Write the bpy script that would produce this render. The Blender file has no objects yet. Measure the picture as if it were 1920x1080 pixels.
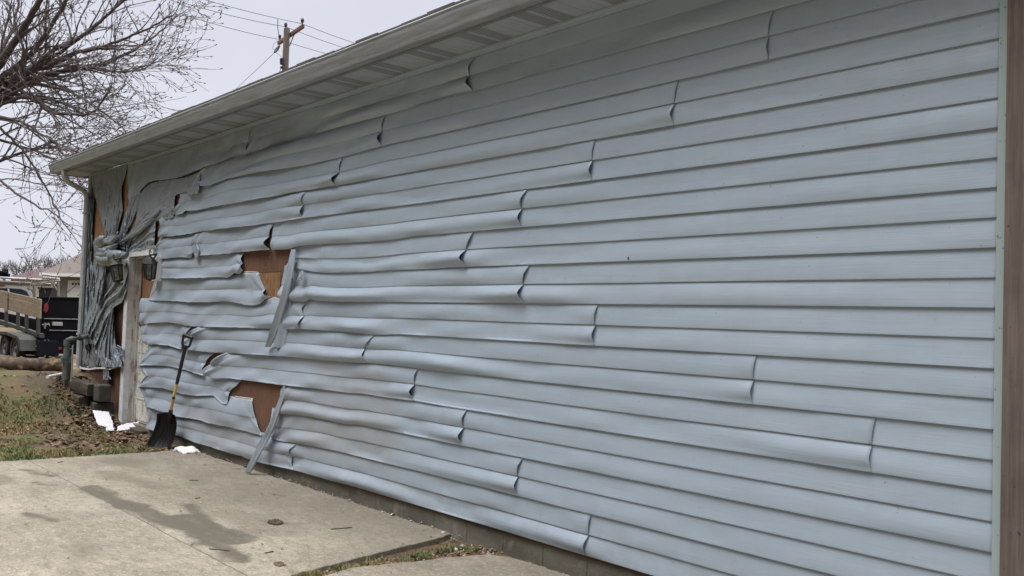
import bpy, math, random
from math import radians, sin, cos, pi, exp
from mathutils import Vector, Matrix, noise
random.seed(7)
S = bpy.context.scene; C = S.collection

# ---------------------------------------------------------------- camera
FPX = 1765.585
CAM = Vector((0, -4.10758, 1.39820))
RX = Vector((0.64538586, 0.76314316, 0.03300914)); UX = Vector((0.00588207, -0.04817765, 0.99882146)); FX = Vector((-0.76383407, 0.64443109, 0.03558204))
cd = bpy.data.cameras.new('camera'); cam = bpy.data.objects.new('camera', cd); C.objects.link(cam)
cam.matrix_world = Matrix(((RX.x, UX.x, -FX.x, CAM.x), (RX.y, UX.y, -FX.y, CAM.y), (RX.z, UX.z, -FX.z, CAM.z), (0, 0, 0, 1)))
cd.sensor_width = 36; cd.lens = FPX / 1920 * 36; cd.clip_end = 3000; cd.clip_start = .05
S.camera = cam

# ---------------------------------------------------------------- sky and sun
SUN_EL, SUN_AZ = radians(63), radians(196)       # soft sun high in front of the wall
w = bpy.data.worlds.new('World'); S.world = w; w.use_nodes = True
nt = w.node_tree; N = nt.nodes; Lk = nt.links
bg = N['Background']
sky = N.new('ShaderNodeTexSky'); sky.sky_type = 'NISHITA'; sky.sun_disc = False
sky.sun_elevation = SUN_EL; sky.sun_rotation = SUN_AZ; sky.air_density = 1.2; sky.dust_density = 3
tc = N.new('ShaderNodeTexCoord'); sep = N.new('ShaderNodeSeparateXYZ'); Lk.new(tc.outputs['Generated'], sep.inputs[0])
ramp = N.new('ShaderNodeValToRGB'); Lk.new(sep.outputs['Z'], ramp.inputs[0])
e = ramp.color_ramp.elements
e[0].position = 0.0; e[0].color = (.745, .765, .86, 1)
e[1].position = 1.0; e[1].color = (5.4, 5.4, 5.5, 1)
e2 = ramp.color_ramp.elements.new(.36); e2.color = (.755, .775, .875, 1)
nz = N.new('ShaderNodeTexNoise'); nz.inputs['Scale'].default_value = 2.2; nz.inputs['Detail'].default_value = 4
Lk.new(tc.outputs['Generated'], nz.inputs['Vector'])
mr = N.new('ShaderNodeMapRange'); mr.inputs['From Min'].default_value = .3; mr.inputs['From Max'].default_value = .7
mr.inputs['To Min'].default_value = .92; mr.inputs['To Max'].default_value = 1.07; Lk.new(nz.outputs['Fac'], mr.inputs['Value'])
vm = N.new('ShaderNodeVectorMath'); vm.operation = 'SCALE'; Lk.new(ramp.outputs[0], vm.inputs[0]); Lk.new(mr.outputs[0], vm.inputs['Scale'])
my = N.new('ShaderNodeMapRange'); my.inputs['From Min'].default_value = -.12; my.inputs['From Max'].default_value = .18; my.inputs['To Min'].default_value = .07; my.inputs['To Max'].default_value = 1.0  # low sky out of view, dimmed to darken the wall under the eave
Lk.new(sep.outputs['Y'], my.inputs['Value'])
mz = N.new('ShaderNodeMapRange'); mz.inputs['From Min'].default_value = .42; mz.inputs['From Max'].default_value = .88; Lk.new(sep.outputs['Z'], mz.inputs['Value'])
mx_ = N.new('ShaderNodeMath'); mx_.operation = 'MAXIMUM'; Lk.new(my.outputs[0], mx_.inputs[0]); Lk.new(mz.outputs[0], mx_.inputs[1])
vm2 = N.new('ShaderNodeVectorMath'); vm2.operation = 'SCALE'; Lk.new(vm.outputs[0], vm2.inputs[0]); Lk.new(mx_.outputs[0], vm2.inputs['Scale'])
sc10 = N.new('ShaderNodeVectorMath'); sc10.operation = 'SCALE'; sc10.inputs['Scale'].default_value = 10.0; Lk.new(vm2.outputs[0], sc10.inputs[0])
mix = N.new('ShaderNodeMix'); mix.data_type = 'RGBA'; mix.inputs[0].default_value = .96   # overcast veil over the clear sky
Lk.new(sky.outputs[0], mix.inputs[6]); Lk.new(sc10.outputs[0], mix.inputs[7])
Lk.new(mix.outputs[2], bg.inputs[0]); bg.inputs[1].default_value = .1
sl = bpy.data.lights.new('sun', 'SUN'); sl.energy = 1.5; sl.angle = radians(28); sl.color = (1, .97, .93)
so = bpy.data.objects.new('sun', sl); C.objects.link(so)
so.rotation_euler = Vector((-sin(SUN_AZ) * cos(SUN_EL) * -1 * -1, -cos(SUN_AZ) * cos(SUN_EL), -sin(SUN_EL))).to_track_quat('-Z', 'Y').to_euler()
S.view_settings.view_transform = 'Standard'; S.view_settings.look = 'None'; S.view_settings.exposure = 0.0; S.view_settings.gamma = 1
S.render.engine = 'CYCLES'

# ---------------------------------------------------------------- surveying helpers (photo pixel -> place on a real plane)
def ray(u, v): return RX * ((u - 960) / FPX) - UX * ((v - 540) / FPX) + FX
def PL(u, v, y=0.0):
    d = ray(u, v); return CAM + d * ((y - CAM.y) / d.y)
def GR(u, v, z=-.13):
    d = ray(u, v); return CAM + d * ((z - CAM.z) / d.z)
def DP(u, v, z): return CAM + ray(u, v) * z
def WX(u, z):        # x on the wall plane of pixel column u at height z
    a = (u - 960) / FPX; n = RX - FX * a
    return -((-CAM.y) * n.y + (z - CAM.z) * n.z) / n.x
def lin(x, xs, ys):
    if x <= xs[0]: return ys[0]
    for i in range(1, len(xs)):
        if x <= xs[i]:
            t = (x - xs[i-1]) / (xs[i] - xs[i-1]); return ys[i-1] + (ys[i] - ys[i-1]) * t
    return ys[-1]
def sstep(a, b, x):
    t = max(0, min(1, (x - a) / (b - a))); return t * t * (3 - 2 * t)
def nz1(x, y=0, z=0): return noise.noise(Vector((x, y, z)))

# ---------------------------------------------------------------- mesh builder
class MB:
    def __init__(s): s.v = []; s.f = []
    def add(s, vs, fs):
        o = len(s.v); s.v += [Vector(p) for p in vs]; s.f += [tuple(i + o for i in f) for f in fs]; return s
    def box(s, x0, x1, y0, y1, z0, z1, M=None):
        vs = [Vector((x, y, z)) for x in (x0, x1) for y in (y0, y1) for z in (z0, z1)]
        if M: vs = [M @ p for p in vs]
        return s.add(vs, [(0, 1, 3, 2), (4, 6, 7, 5), (0, 4, 5, 1), (2, 3, 7, 6), (0, 2, 6, 4), (1, 5, 7, 3)])
    def tube(s, pts, r, n=8, cap=True):
        pts = [Vector(p) for p in pts]; rs = r if isinstance(r, (list, tuple)) else [r] * len(pts)
        o = len(s.v); m = len(pts); prev = None
        for i, p in enumerate(pts):
            d = (pts[min(i + 1, m - 1)] - pts[max(i - 1, 0)])
            if d.length < 1e-9: d = Vector((0, 0, 1))
            d.normalize()
            if prev is None:
                a = d.cross(Vector((0, 0, 1)));
                if a.length < .05: a = d.cross(Vector((1, 0, 0)))
            else: a = prev - d * prev.dot(d)
            a.normalize(); prev = a; b = d.cross(a)
            for k in range(n):
                t = 2 * pi * k / n; s.v.append(p + (a * cos(t) + b * sin(t)) * rs[i])
        for i in range(m - 1):
            for k in range(n):
                k2 = (k + 1) % n; s.f.append((o + i*n + k, o + i*n + k2, o + (i+1)*n + k2, o + (i+1)*n + k))
        if cap: s.f.append(tuple(o + k for k in reversed(range(n)))); s.f.append(tuple(o + (m-1)*n + k for k in range(n)))
        return s
    def prism(s, poly, ext):          # polygon in space pushed along vector ext
        n = len(poly); P = [Vector(p) for p in poly]; e_ = Vector(ext)
        return s.add(P + [p + e_ for p in P], [tuple(range(n)), tuple(range(2*n-1, n-1, -1))] + [(i, (i+1) % n + 0, (i+1) % n + n, i + n)[::-1] for i in range(n)])
    def grid(s, rows):
        o = len(s.v); m = len(rows[0])
        for r in rows: s.v += [Vector(p) for p in r]
        for i in range(len(rows) - 1):
            for j in range(m - 1): s.f.append((o+i*m+j, o+i*m+j+1, o+(i+1)*m+j+1, o+(i+1)*m+j))
        return s
    def build(s, name, mat, parent=None, smooth=None, bevel=0, solid=0, kind=None):
        me = bpy.data.meshes.new(name); me.from_pydata([tuple(p) for p in s.v], [], s.f); me.update()
        me.materials.append(mat)
        ob = bpy.data.objects.new(name, me); C.objects.link(ob)
        if smooth is not None:
            me.polygons.foreach_set('use_smooth', [True] * len(me.polygons)); me.set_sharp_from_angle(angle=radians(smooth))
        if parent: 
            ob.parent = parent; ob.location = -Vector(parent.location) if parent.get('_e') else (0, 0, 0)
        if solid:
            m = ob.modifiers.new('solid', 'SOLIDIFY'); m.thickness = solid; m.offset = 0
        if bevel:
            m = ob.modifiers.new('bevel', 'BEVEL'); m.width = bevel; m.segments = 2; m.limit_method = 'ANGLE'; m.angle_limit = radians(40)
        if kind: ob['kind'] = kind
        return ob
def thing(name, loc, label, cat, group=None):
    o = bpy.data.objects.new(name, None); C.objects.link(o); o.location = loc; o.empty_display_size = .1
    o['_e'] = 1; o['label'] = label; o['category'] = cat
    if group: o['group'] = group
    return o
def tag(o, label, cat, group=None):
    o['label'] = label; o['category'] = cat
    if group: o['group'] = group
    return o

# ---------------------------------------------------------------- materials
class Mat:
    def __init__(s, name, col, rough=.6, metal=0, spec=.5):
        s.m = bpy.data.materials.new(name); s.m.use_nodes = True; s.t = s.m.node_tree; s.b = s.t.nodes['Principled BSDF']
        s.b.inputs['Roughness'].default_value = rough; s.b.inputs['Metallic'].default_value = metal
        s.b.inputs['Specular IOR Level'].default_value = spec
        s.b.inputs['Base Color'].default_value = (*col, 1); s.tc = s.n('TexCoord'); s.col = None; s.base = col; s.h = None
    def n(s, kind, **kw):
        x = s.t.nodes.new('ShaderNode' + kind)
        for k, v in kw.items(): setattr(x, k, v)
        return x
    def l(s, a, b): s.t.links.new(a, b)
    def vec(s, scale=(1, 1, 1), rot=(0, 0, 0), loc=(0, 0, 0)):
        m = s.n('Mapping'); m.inputs['Scale'].default_value = scale; m.inputs['Rotation'].default_value = rot; m.inputs['Location'].default_value = loc
        s.l(s.tc.outputs['Object'], m.inputs[0]); return m.outputs[0]
    def noise(s, scale, detail=4, vec=None, rough=.55, dist=0):
        x = s.n('TexNoise'); x.inputs['Scale'].default_value = scale; x.inputs['Detail'].default_value = detail
        x.inputs['Roughness'].default_value = rough; x.inputs['Distortion'].default_value = dist
        s.l(vec if vec is not None else s.tc.outputs['Object'], x.inputs['Vector']); return x.outputs['Fac']
    def rng(s, v, a, b, c=0, d=1, smooth=False):
        x = s.n('MapRange'); x.inputs[1].default_value = a; x.inputs[2].default_value = b; x.inputs[3].default_value = c; x.inputs[4].default_value = d
        if smooth: x.interpolation_type = 'SMOOTHSTEP'
        s.l(v, x.inputs[0]); return x.outputs[0]
    def math(s, op, a, b=0.0, c=None):
        x = s.n('Math', operation=op)
        for i, q in enumerate((a, b, c)):
            if q is None: continue
            if isinstance(q, (int, float)): x.inputs[i].default_value = q
            else: s.l(q, x.inputs[i])
        return x.outputs[0]
    def mixc(s, fac, col):            # blend colour col over what there is
        x = s.n('Mix', data_type='RGBA')
        if isinstance(fac, (int, float)): x.inputs[0].default_value = fac
        else: s.l(fac, x.inputs[0])
        if s.col is None: x.inputs[6].default_value = (*s.base, 1)
        else: s.l(s.col, x.inputs[6])
        if hasattr(col, 'is_linked'): s.l(col, x.inputs[7])
        else: x.inputs[7].default_value = (*col, 1)
        s.col = x.outputs[2]; s.l(s.col, s.b.inputs['Base Color']); return s
    def bump(s, h, strength=.3, dist=.01):
        x = s.n('Bump'); x.inputs['Strength'].default_value = strength; x.inputs['Distance'].default_value = dist
        s.l(h, x.inputs['Height'])
        if s.h is not None: s.l(s.h, x.inputs['Normal'])
        s.h = x.outputs[0]; s.l(s.h, s.b.inputs['Normal']); return s
    def seg(s, a, b, r, soft, nscale=3, namt=.3):   # soft capsule mask round the segment a-b in object space
        nv = s.n('TexNoise'); nv.inputs['Scale'].default_value = nscale; nv.inputs['Detail'].default_value = 6; s.l(s.tc.outputs['Object'], nv.inputs['Vector'])
        sub = s.n('VectorMath', operation='SUBTRACT'); s.l(nv.outputs['Color'], sub.inputs[0]); sub.inputs[1].default_value = (.5, .5, .5)
        scl = s.n('VectorMath', operation='SCALE'); s.l(sub.outputs[0], scl.inputs[0]); scl.inputs['Scale'].default_value = namt
        add = s.n('VectorMath', operation='ADD'); s.l(scl.outputs[0], add.inputs[0]); s.l(s.tc.outputs['Object'], add.inputs[1])
        pa = s.n('VectorMath', operation='SUBTRACT'); s.l(add.outputs[0], pa.inputs[0]); pa.inputs[1].default_value = a
        ba = Vector(b) - Vector(a); dt = s.n('VectorMath', operation='DOT_PRODUCT'); s.l(pa.outputs[0], dt.inputs[0]); dt.inputs[1].default_value = ba / max(ba.length_squared, 1e-6)
        cl = s.n('Clamp'); s.l(dt.outputs['Value'], cl.inputs[0])
        pr = s.n('VectorMath', operation='SCALE'); pr.inputs[0].default_value = ba; s.l(cl.outputs[0], pr.inputs['Scale'])
        df = s.n('VectorMath', operation='DISTANCE'); s.l(pa.outputs[0], df.inputs[0]); s.l(pr.outputs[0], df.inputs[1])
        return s.rng(df.outputs['Value'], r + soft, max(r - soft, 0), 0, 1, True)

def plain(name, col, rough=.6, metal=0, var=.25, scale=8, bump=0, bscale=60):
    m = Mat(name, col, rough, metal)
    f = m.rng(m.noise(scale, 6), .35, .65, 0, var); m.mixc(f, tuple(c * .45 for c in col))
    if bump: m.bump(m.noise(bscale, 5), bump, .005)
    return m.m
def siding_mat(name, col, rough=.36, melt=False):
    m = Mat(name, col, rough, spec=.45)
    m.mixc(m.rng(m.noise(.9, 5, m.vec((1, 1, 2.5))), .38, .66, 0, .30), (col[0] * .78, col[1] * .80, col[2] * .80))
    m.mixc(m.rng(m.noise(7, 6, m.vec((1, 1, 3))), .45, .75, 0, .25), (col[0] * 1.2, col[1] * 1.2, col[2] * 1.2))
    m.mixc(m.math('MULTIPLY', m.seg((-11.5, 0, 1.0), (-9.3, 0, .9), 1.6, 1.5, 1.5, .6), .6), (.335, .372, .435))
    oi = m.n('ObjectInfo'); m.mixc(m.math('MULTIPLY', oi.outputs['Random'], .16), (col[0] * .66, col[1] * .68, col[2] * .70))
    # dust washed down the wall in faint vertical runs, splash dirt along the bottom
    m.mixc(m.rng(m.noise(1, 5, m.vec((9, 9, .5)), .7), .5, .72, 0, .12), (.24, .25, .26))
    sz = m.n('SeparateXYZ'); m.l(m.tc.outputs['Object'], sz.inputs[0])
    m.mixc(m.math('MULTIPLY', m.rng(sz.outputs['Z'], .40, -.02, 0, .35), m.rng(m.noise(7, 7, None, .7), .38, .62)), (.24, .225, .20))
    # soot and dust, and a darker band along the top left
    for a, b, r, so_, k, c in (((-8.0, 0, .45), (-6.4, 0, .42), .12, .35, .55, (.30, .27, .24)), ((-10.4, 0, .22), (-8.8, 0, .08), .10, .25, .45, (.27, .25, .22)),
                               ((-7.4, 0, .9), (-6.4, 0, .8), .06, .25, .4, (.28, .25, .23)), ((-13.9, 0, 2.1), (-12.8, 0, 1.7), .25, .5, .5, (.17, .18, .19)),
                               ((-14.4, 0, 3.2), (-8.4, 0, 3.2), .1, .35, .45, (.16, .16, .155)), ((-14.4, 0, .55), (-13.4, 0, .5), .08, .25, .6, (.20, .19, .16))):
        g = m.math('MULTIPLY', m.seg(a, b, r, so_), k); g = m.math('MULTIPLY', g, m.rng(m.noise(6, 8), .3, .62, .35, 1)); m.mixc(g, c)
    sp = m.rng(m.noise(45, 2), .73, .78, 0, .6); m.mixc(sp, (.12, .11, .10))
    grain = m.noise(1, 5, m.vec((2.2, 5, 120)), .6, 1.2)
    m.mixc(m.rng(grain, .42, .66, 0, .16), (col[0] * .72, col[1] * .72, col[2] * .74))
    m.bump(grain, .6 if not melt else .15, .0018)
    m.bump(m.noise(260, 2), .12, .0006)
    rr = m.rng(m.noise(2.0, 5), .3, .7, rough - .08, rough + .14); m.l(rr, m.b.inputs['Roughness'])
    return m.m
M = {}
SID = (.348, .416, .492)
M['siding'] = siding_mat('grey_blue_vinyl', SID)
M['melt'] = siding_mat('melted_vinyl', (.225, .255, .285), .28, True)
M['white'] = plain('white_paint', (.72, .73, .74), .5, var=.4, scale=14, bump=.1)
M['trimgreen'] = None
m = Mat('corner_trim', (.31, .38, .39), .45)
m.mixc(m.rng(m.noise(48, 2, m.vec((1, 1, .6))), .66, .70, 0, .8), (.07, .07, .07)); m.mixc(m.rng(m.noise(3, 4), .4, .7, 0, .3), (.36, .42, .42)); M['trimgreen'] = m.m
m = Mat('gutter_metal', (.30, .33, .37), .42, .0)
m.mixc(m.rng(m.noise(5, 7, m.vec((.6, 4, 9))), .4, .7, 0, .7), (.15, .155, .16)); m.mixc(m.rng(m.noise(28, 5), .55, .75, 0, .5), (.36, .35, .34)); M['gutter'] = m.m
M['downspout'] = plain('downspout_paint', (.38, .40, .41), .45, var=.5, scale=9)
# soffit with vent slots
m = Mat('soffit_vinyl', (.35, .39, .43), .6)
sp_ = m.n('SeparateXYZ'); m.l(m.tc.outputs['Object'], sp_.inputs[0])
X = sp_.outputs['X']; Y = sp_.outputs['Y']
ph = m.math('FRACT', m.math('MULTIPLY', X, 1 / .61))
v1 = m.math('MULTIPLY', m.math('GREATER_THAN', ph, .50), m.math('LESS_THAN', ph, .70))
v2 = m.math('MULTIPLY', m.math('GREATER_THAN', ph, .76), m.math('LESS_THAN', ph, .96))
vv = m.math('ADD', v1, v2)
slot = m.math('LESS_THAN', m.math('FRACT', m.math('MULTIPLY', Y, 1 / .021)), .34)
m.mixc(m.math('MULTIPLY', vv, slot), (.035, .033, .03)); m.mixc(m.math('MULTIPLY', vv, .22), (.09, .09, .09))
rib = m.math('LESS_THAN', m.math('ABSOLUTE', m.math('SUBTRACT', m.math('FRACT', m.math('MULTIPLY', X, 1 / .152)), .5)), .02)
m.mixc(m.math('MULTIPLY', rib, .6), (.12, .11, .10)); m.mixc(m.rng(m.noise(4, 6), .4, .7, 0, .4), (.20, .215, .23)); M['soffit'] = m.m
M['sofframe'] = plain('fascia_metal', (.20, .21, .215), .5, var=.4, scale=6)
# shingles
m = Mat('asphalt_shingle', (.07, .065, .06), .95)
br = m.n('TexBrick'); br.inputs['Scale'].default_value = 1; br.inputs['Brick Width'].default_value = .3; br.inputs['Row Height'].default_value = .14; br.inputs['Mortar Size'].default_value = .006
br.inputs['Color1'].default_value = (.06, .055, .05, 1); br.inputs['Color2'].default_value = (.11, .10, .09, 1); br.inputs['Mortar'].default_value = (.02, .02, .02, 1)
m.l(m.tc.outputs['Object'], br.inputs[0]); m.mixc(.8, br.outputs[0]); m.mixc(m.rng(m.noise(200, 2), .4, .7, 0, .5), (.13, .12, .11)); m.bump(m.noise(300, 2), .6, .004); M['shingle'] = m.m
# sheathing
m = Mat('brown_fibre_board', (.135, .066, .038), .9)
m.mixc(m.rng(m.noise(3, 6), .35, .65, 0, .5), (.07, .034, .024)); m.mixc(m.rng(m.noise(1, 5, m.vec((40, 40, 4))), .45, .65, 0, .4), (.19, .10, .06)); m.bump(m.noise(300, 3), .3, .002)
m.mixc(m.rng(m.noise(28, 1), .765, .775, 0, .8), (.5, .45, .4)); M['brown'] = m.m
m = Mat('strand_board', (.25, .14, .065), .8)
vo = m.n('TexVoronoi'); vo.inputs['Scale'].default_value = 26; m.l(m.vec((1, 1, .5), (0, .6, 0)), vo.inputs['Vector'])
hv = m.n('RGBToBW'); m.l(vo.outputs['Color'], hv.inputs[0]); m.mixc(m.rng(hv.outputs[0], .1, .9, 0, .8), (.17, .075, .03)); m.mixc(m.rng(m.noise(22, 4), .55, .7, 0, .7), (.36, .23, .10)); m.bump(hv.outputs[0], .3, .004); M['osb'] = m.m
M['redwood'] = plain('dark_red_wood', (.10, .028, .02), .7, var=.4)
# weathered white door paint
m = Mat('peeling_paint', (.60, .59, .54), .7)
pk = m.rng(m.noise(5, 9, m.vec((2.5, 2.5, .7)), .7), .52, .60, 0, .75); m.mixc(pk, (.26, .23, .19)); m.mixc(m.rng(m.noise(26, 7), .56, .64, 0, .7), (.16, .12, .09)); m.bump(m.noise(26, 7), .5, .004); M['peel'] = m.m
m = Mat('grimy_jamb', (.60, .59, .56), .75)
pk = m.rng(m.noise(4, 9, m.vec((3, 3, .5)), .75), .53, .62, 0, .8); m.mixc(pk, (.22, .17, .13)); m.mixc(m.rng(m.noise(16, 7, m.vec((1, 1, .4))), .55, .65, 0, .7), (.20, .10, .08)); m.bump(m.noise(20, 7), .5, .004); M['jamb'] = m.m
# timber / wood
def wood(name, c1, c2, sc=(60, 60, 3), rough=.75, bump=.4):
    m = Mat(name, c1, rough); g = m.noise(1, 7, m.vec(sc), .65, .6); m.mixc(m.rng(g, .35, .68), c2)
    m.mixc(m.rng(m.noise(5, 5), .5, .8, 0, .5), tuple(x * .5 for x in c2)); m.bump(g, bump, .004); return m
mm = wood('weathered_post_wood', (.150, .120, .100), (.085, .066, .054), (75, 75, 2.4), .85, .5)
mm.mixc(mm.rng(mm.noise(34, 1), .74, .76, 0, .9), (.03, .025, .02)); M['post'] = mm.m
M['oldtimber'] = wood('rotted_timber', (.095, .078, .055), (.03, .025, .018), (3, 45, 45), .9, .9).m
mm = wood('split_log', (.13, .085, .055), (.045, .03, .022), (2.5, 26, 26), .9, 1.0); mm.mixc(.35, (.03, .022, .016)); mm.mixc(mm.rng(mm.noise(2.2, 5, mm.vec((1, 3, 3))), .56, .66, 0, .8), (.42, .27, .12)); M['log'] = mm.m
M['sideboard'] = wood('plywood_side', (.25, .20, .14), (.15, .115, .08), (3, 3, 30), .8, .2).m
M['ashwood'] = wood('shovel_wood', (.52, .34, .15), (.42, .25, .10), (60, 60, 4), .5, .1).m
M['pole'] = wood('pole_wood', (.20, .18, .15), (.12, .105, .09), (14, 14, 1), .9, .5).m
M['crossarm'] = wood('crossarm_wood', (.22, .12, .10), (.12, .06, .05), (8, 8, 8), .9, .3).m
M['bark'] = plain('bark', (.09, .07, .068), .9, var=.5, scale=6)
M['twig'] = plain('twig', (.135, .11, .112), .85, var=.3)
M['fartwig'] = plain('grey_twig', (.16, .14, .145), .9)
M['blackplastic'] = plain('black_plastic', (.012, .012, .014), .38, var=.2)
M['blackpaint'] = plain('black_paint', (.006, .007, .010), .85, var=.5, scale=3)
M['blackpaint'].node_tree.nodes['Principled BSDF'].inputs['Specular IOR Level'].default_value = .12
M['trailergreen'] = plain('dull_olive_steel', (.042, .043, .036), .7, var=.6, scale=5)
M['rubber'] = plain('tyre_rubber', (.035, .033, .032), .9)
M['rim'] = plain('dirty_rim', (.10, .095, .09), .6)
M['redlens'] = plain('red_lens', (.20, .01, .015), .35, var=.1)
M['steel'] = plain('aged_steel', (.28, .25, .23), .45, .3, var=.5, scale=10)
M['alu'] = plain('ladder_aluminium', (.42, .40, .40), .4, .3, var=.4)
M['truckwhite'] = plain('truck_paint', (.55, .55, .54), .3, var=.2)
M['truckglass'] = plain('dark_glass', (.03, .035, .04), .08, var=.1)
M['paper'] = plain('paper', (.66, .64, .69), .8, var=.12, scale=20, bump=.2, bscale=30)
M['iron'] = plain('black_iron', (.025, .023, .022), .6, .2, var=.3, bump=.2)
m = Mat('sooty_glass', (.16, .16, .15), .35); m.mixc(m.rng(m.noise(20, 5), .4, .6), (.07, .06, .05)); M['lampglass'] = m.m
M['pipe'] = plain('grey_green_pipe', (.12, .14, .125), .65, var=.6, scale=12)
M['housewall'] = plain('sage_siding', (.24, .26, .235), .8, var=.1)
M['houseroof'] = plain('tan_shingle', (.13, .11, .098), .95, var=.3, scale=3)
M['cream'] = plain('cream_siding', (.52, .50, .42), .8, var=.1)
M['olive'] = plain('olive_siding', (.20, .22, .12), .8, var=.1)
M['redroof'] = plain('maroon_roof', (.05, .018, .02), .7, var=.2)
M['purewhite'] = plain('clean_white', (.78, .78, .77), .5, var=.06)
M['wire'] = plain('wire', (.13, .12, .14), .6)
M['tan'] = plain('tan_tape', (.62, .45, .16), .5, var=.1)
# block
m = Mat('foundation_block', (.165, .15, .12), .95)
m.mixc(m.rng(m.noise(1.6, 8, m.vec((1, 1, 3))), .4, .65, 0, .8), (.085, .078, .06)); m.mixc(m.rng(m.noise(6, 8), .56, .68, 0, .7), (.25, .24, .20)); m.bump(m.noise(60, 8), .6, .008); M['block'] = m.m
M['darkblock'] = plain('dark_mossy_block', (.07, .065, .052), .95, var=.6, scale=9, bump=.6)
# concrete slab
m = Mat('old_concrete', (.30, .265, .205), .93)
o_ = m.noise(1.1, 9, None, .65); m.mixc(m.rng(o_, .40, .64, 0, .75), (.185, .16, .118)); m.mixc(m.rng(m.noise(3.2, 10, m.vec((.6, 1.4, 1)), .72), .48, .62, 0, .55), (.16, .138, .103))
m.mixc(m.rng(m.noise(9, 8, None, .75), .54, .68, 0, .6), (.40, .36, .29)); m.mixc(m.rng(m.noise(90, 4, None, .8), .52, .64, 0, .6), (.12, .105, .08)); m.mixc(m.rng(m.noise(70, 4, m.vec((1, 1, 1), (0, 0, 0), (5, 5, 0)), .8), .54, .66, 0, .6), (.46, .42, .34)); m.mixc(m.rng(m.noise(.55, 8, m.vec((1, 1, 1), (0, 0, 0), (3, 1, 0)), .7), .44, .60, 0, .65), (.155, .135, .102))
m.mixc(m.rng(m.noise(14, 10, m.vec((.5, 1.3, 1)), .8), .50, .60, 0, .6), (.12, .102, .075)); m.mixc(m.rng(m.noise(34, 4, None, .7), .565, .63, 0, .5), (.11, .095, .07)); m.mixc(m.rng(m.noise(42, 3, m.vec((1, 1, 1), (0, 0, 0), (9, 2, 0)), .7), .58, .65, 0, .4), (.50, .45, .36))
STN = [((-8.45, -1.62, 0), (-7.3, -1.58, 0), .085), ((-7.5, -1.58, 0), (-6.45, -1.50, 0), .105), ((-6.6, -1.50, 0), (-5.5, -1.56, 0), .07), ((-7.35, -1.22, 0), (-6.45, -1.32, 0), .05), ((-6.9, -1.40, 0), (-6.1, -1.36, 0), .13), ((-8.9, -1.9, 0), (-8.7, -1.85, 0), .04), ((-9.6, -1.85, 0), (-9.2, -1.75, 0), .05), ((-7.6, -2.3, 0), (-7.3, -2.2, 0), .05)]
for a, b, r, k in (((-6.45, -.93, 0), (-6.33, -.86, 0), .035, .9), ((-6.4, -2.2, 0), (-5.6, -2.5, 0), .08, .4), ((-9.2, -1.3, 0), (-8.2, -1.1, 0), .12, .5), ((-8.6, -.7, 0), (-8.1, -.75, 0), .08, .45), ((-9.9, -1.0, 0), (-9.4, -.9, 0), .15, .4), ((-10.1, -2.2, 0), (-9.0, -2.1, 0), .1, .5), ((-6.9, -1.05, 0), (-6.1, -1.0, 0), .16, .3)):
    m.mixc(m.math('MULTIPLY', m.seg((a[0], a[1], -.13), (b[0], b[1], -.13), r, .07, 4, .35), k), (.10, .085, .062))
m.mixc(m.math('MULTIPLY', m.seg((-9.6, -.75, -.13), (-5.6, -.35, -.13), .3, .45, 2, .5), .4), (.16, .145, .11))
for a, b, r in STN: m.mixc(m.math('MULTIPLY', m.seg((a[0], a[1], -.13), (b[0], b[1], -.13), r * 1.05, .035, 2.8, .27), m.rng(m.noise(7, 8, m.vec((.6, 1.6, 1)), .8), .32, .52, .6, 1)), (.092, .080, .060))
# a control joint and hairline cracks
sp_ = m.n('SeparateXYZ'); m.l(m.tc.outputs['Object'], sp_.inputs[0])
jn = m.math('LESS_THAN', m.math('ABSOLUTE', m.math('ADD', sp_.outputs['Y'], m.math('ADD', 1.66, m.math('MULTIPLY', m.noise(4, 3), .03)))), .006)
m.mixc(m.math('MULTIPLY', jn, .7), (.07, .06, .045))
vo = m.n('TexVoronoi', feature='DISTANCE_TO_EDGE'); vo.inputs['Scale'].default_value = .55
wn = m.n('TexNoise'); wn.inputs['Scale'].default_value = 3; m.l(m.tc.outputs['Object'], wn.inputs['Vector'])
wa = m.n('VectorMath', operation='SCALE'); m.l(wn.outputs['Color'], wa.inputs[0]); wa.inputs['Scale'].default_value = .35
wb = m.n('VectorMath', operation='ADD'); m.l(wa.outputs[0], wb.inputs[0]); m.l(m.tc.outputs['Object'], wb.inputs[1]); m.l(wb.outputs[0], vo.inputs['Vector'])
m.mixc(m.rng(vo.outputs['Distance'], 0, .005, .35, 0), (.10, .085, .065))
m.bump(m.noise(3, 9, None, .7), .5, .02); m.bump(m.noise(110, 6, None, .8), .55, .004); M['concrete'] = m.m
# dirt and lawn
m = Mat('lawn_soil', (.10, .072, .048), 1.0)
m.mixc(m.rng(m.noise(2.2, 8), .4, .6, 0, .9), (.19, .125, .06)); m.mixc(m.rng(m.noise(16, 8, None, .75), .5, .66, 0, .8), (.045, .033, .023))
m.mixc(m.rng(m.noise(60, 5), .62, .7, 0, .6), (.30, .24, .16))
sp_ = m.n('SeparateXYZ'); m.l(m.tc.outputs['Object'], sp_.inputs[0])
gm = m.math('MULTIPLY', m.rng(sp_.outputs['Y'], -.55, -1.3), m.rng(sp_.outputs['X'], -10.0, -10.4))
gm = m.math('MULTIPLY', gm, m.rng(m.noise(1.7, 7), .42, .58)); m.mixc(m.math('MULTIPLY', gm, .85), (.085, .105, .032))
m.bump(m.noise(30, 9, None, .75), 1.0, .03); M['soil'] = m.m
m = Mat('grass_blade', (.115, .145, .045), .8); m.mixc(m.rng(m.noise(1.3, 6), .42, .58), (.25, .17, .075)); m.mixc(m.rng(m.noise(40, 3), .45, .7, 0, .6), (.075, .105, .03)); M['grass'] = m.m
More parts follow.
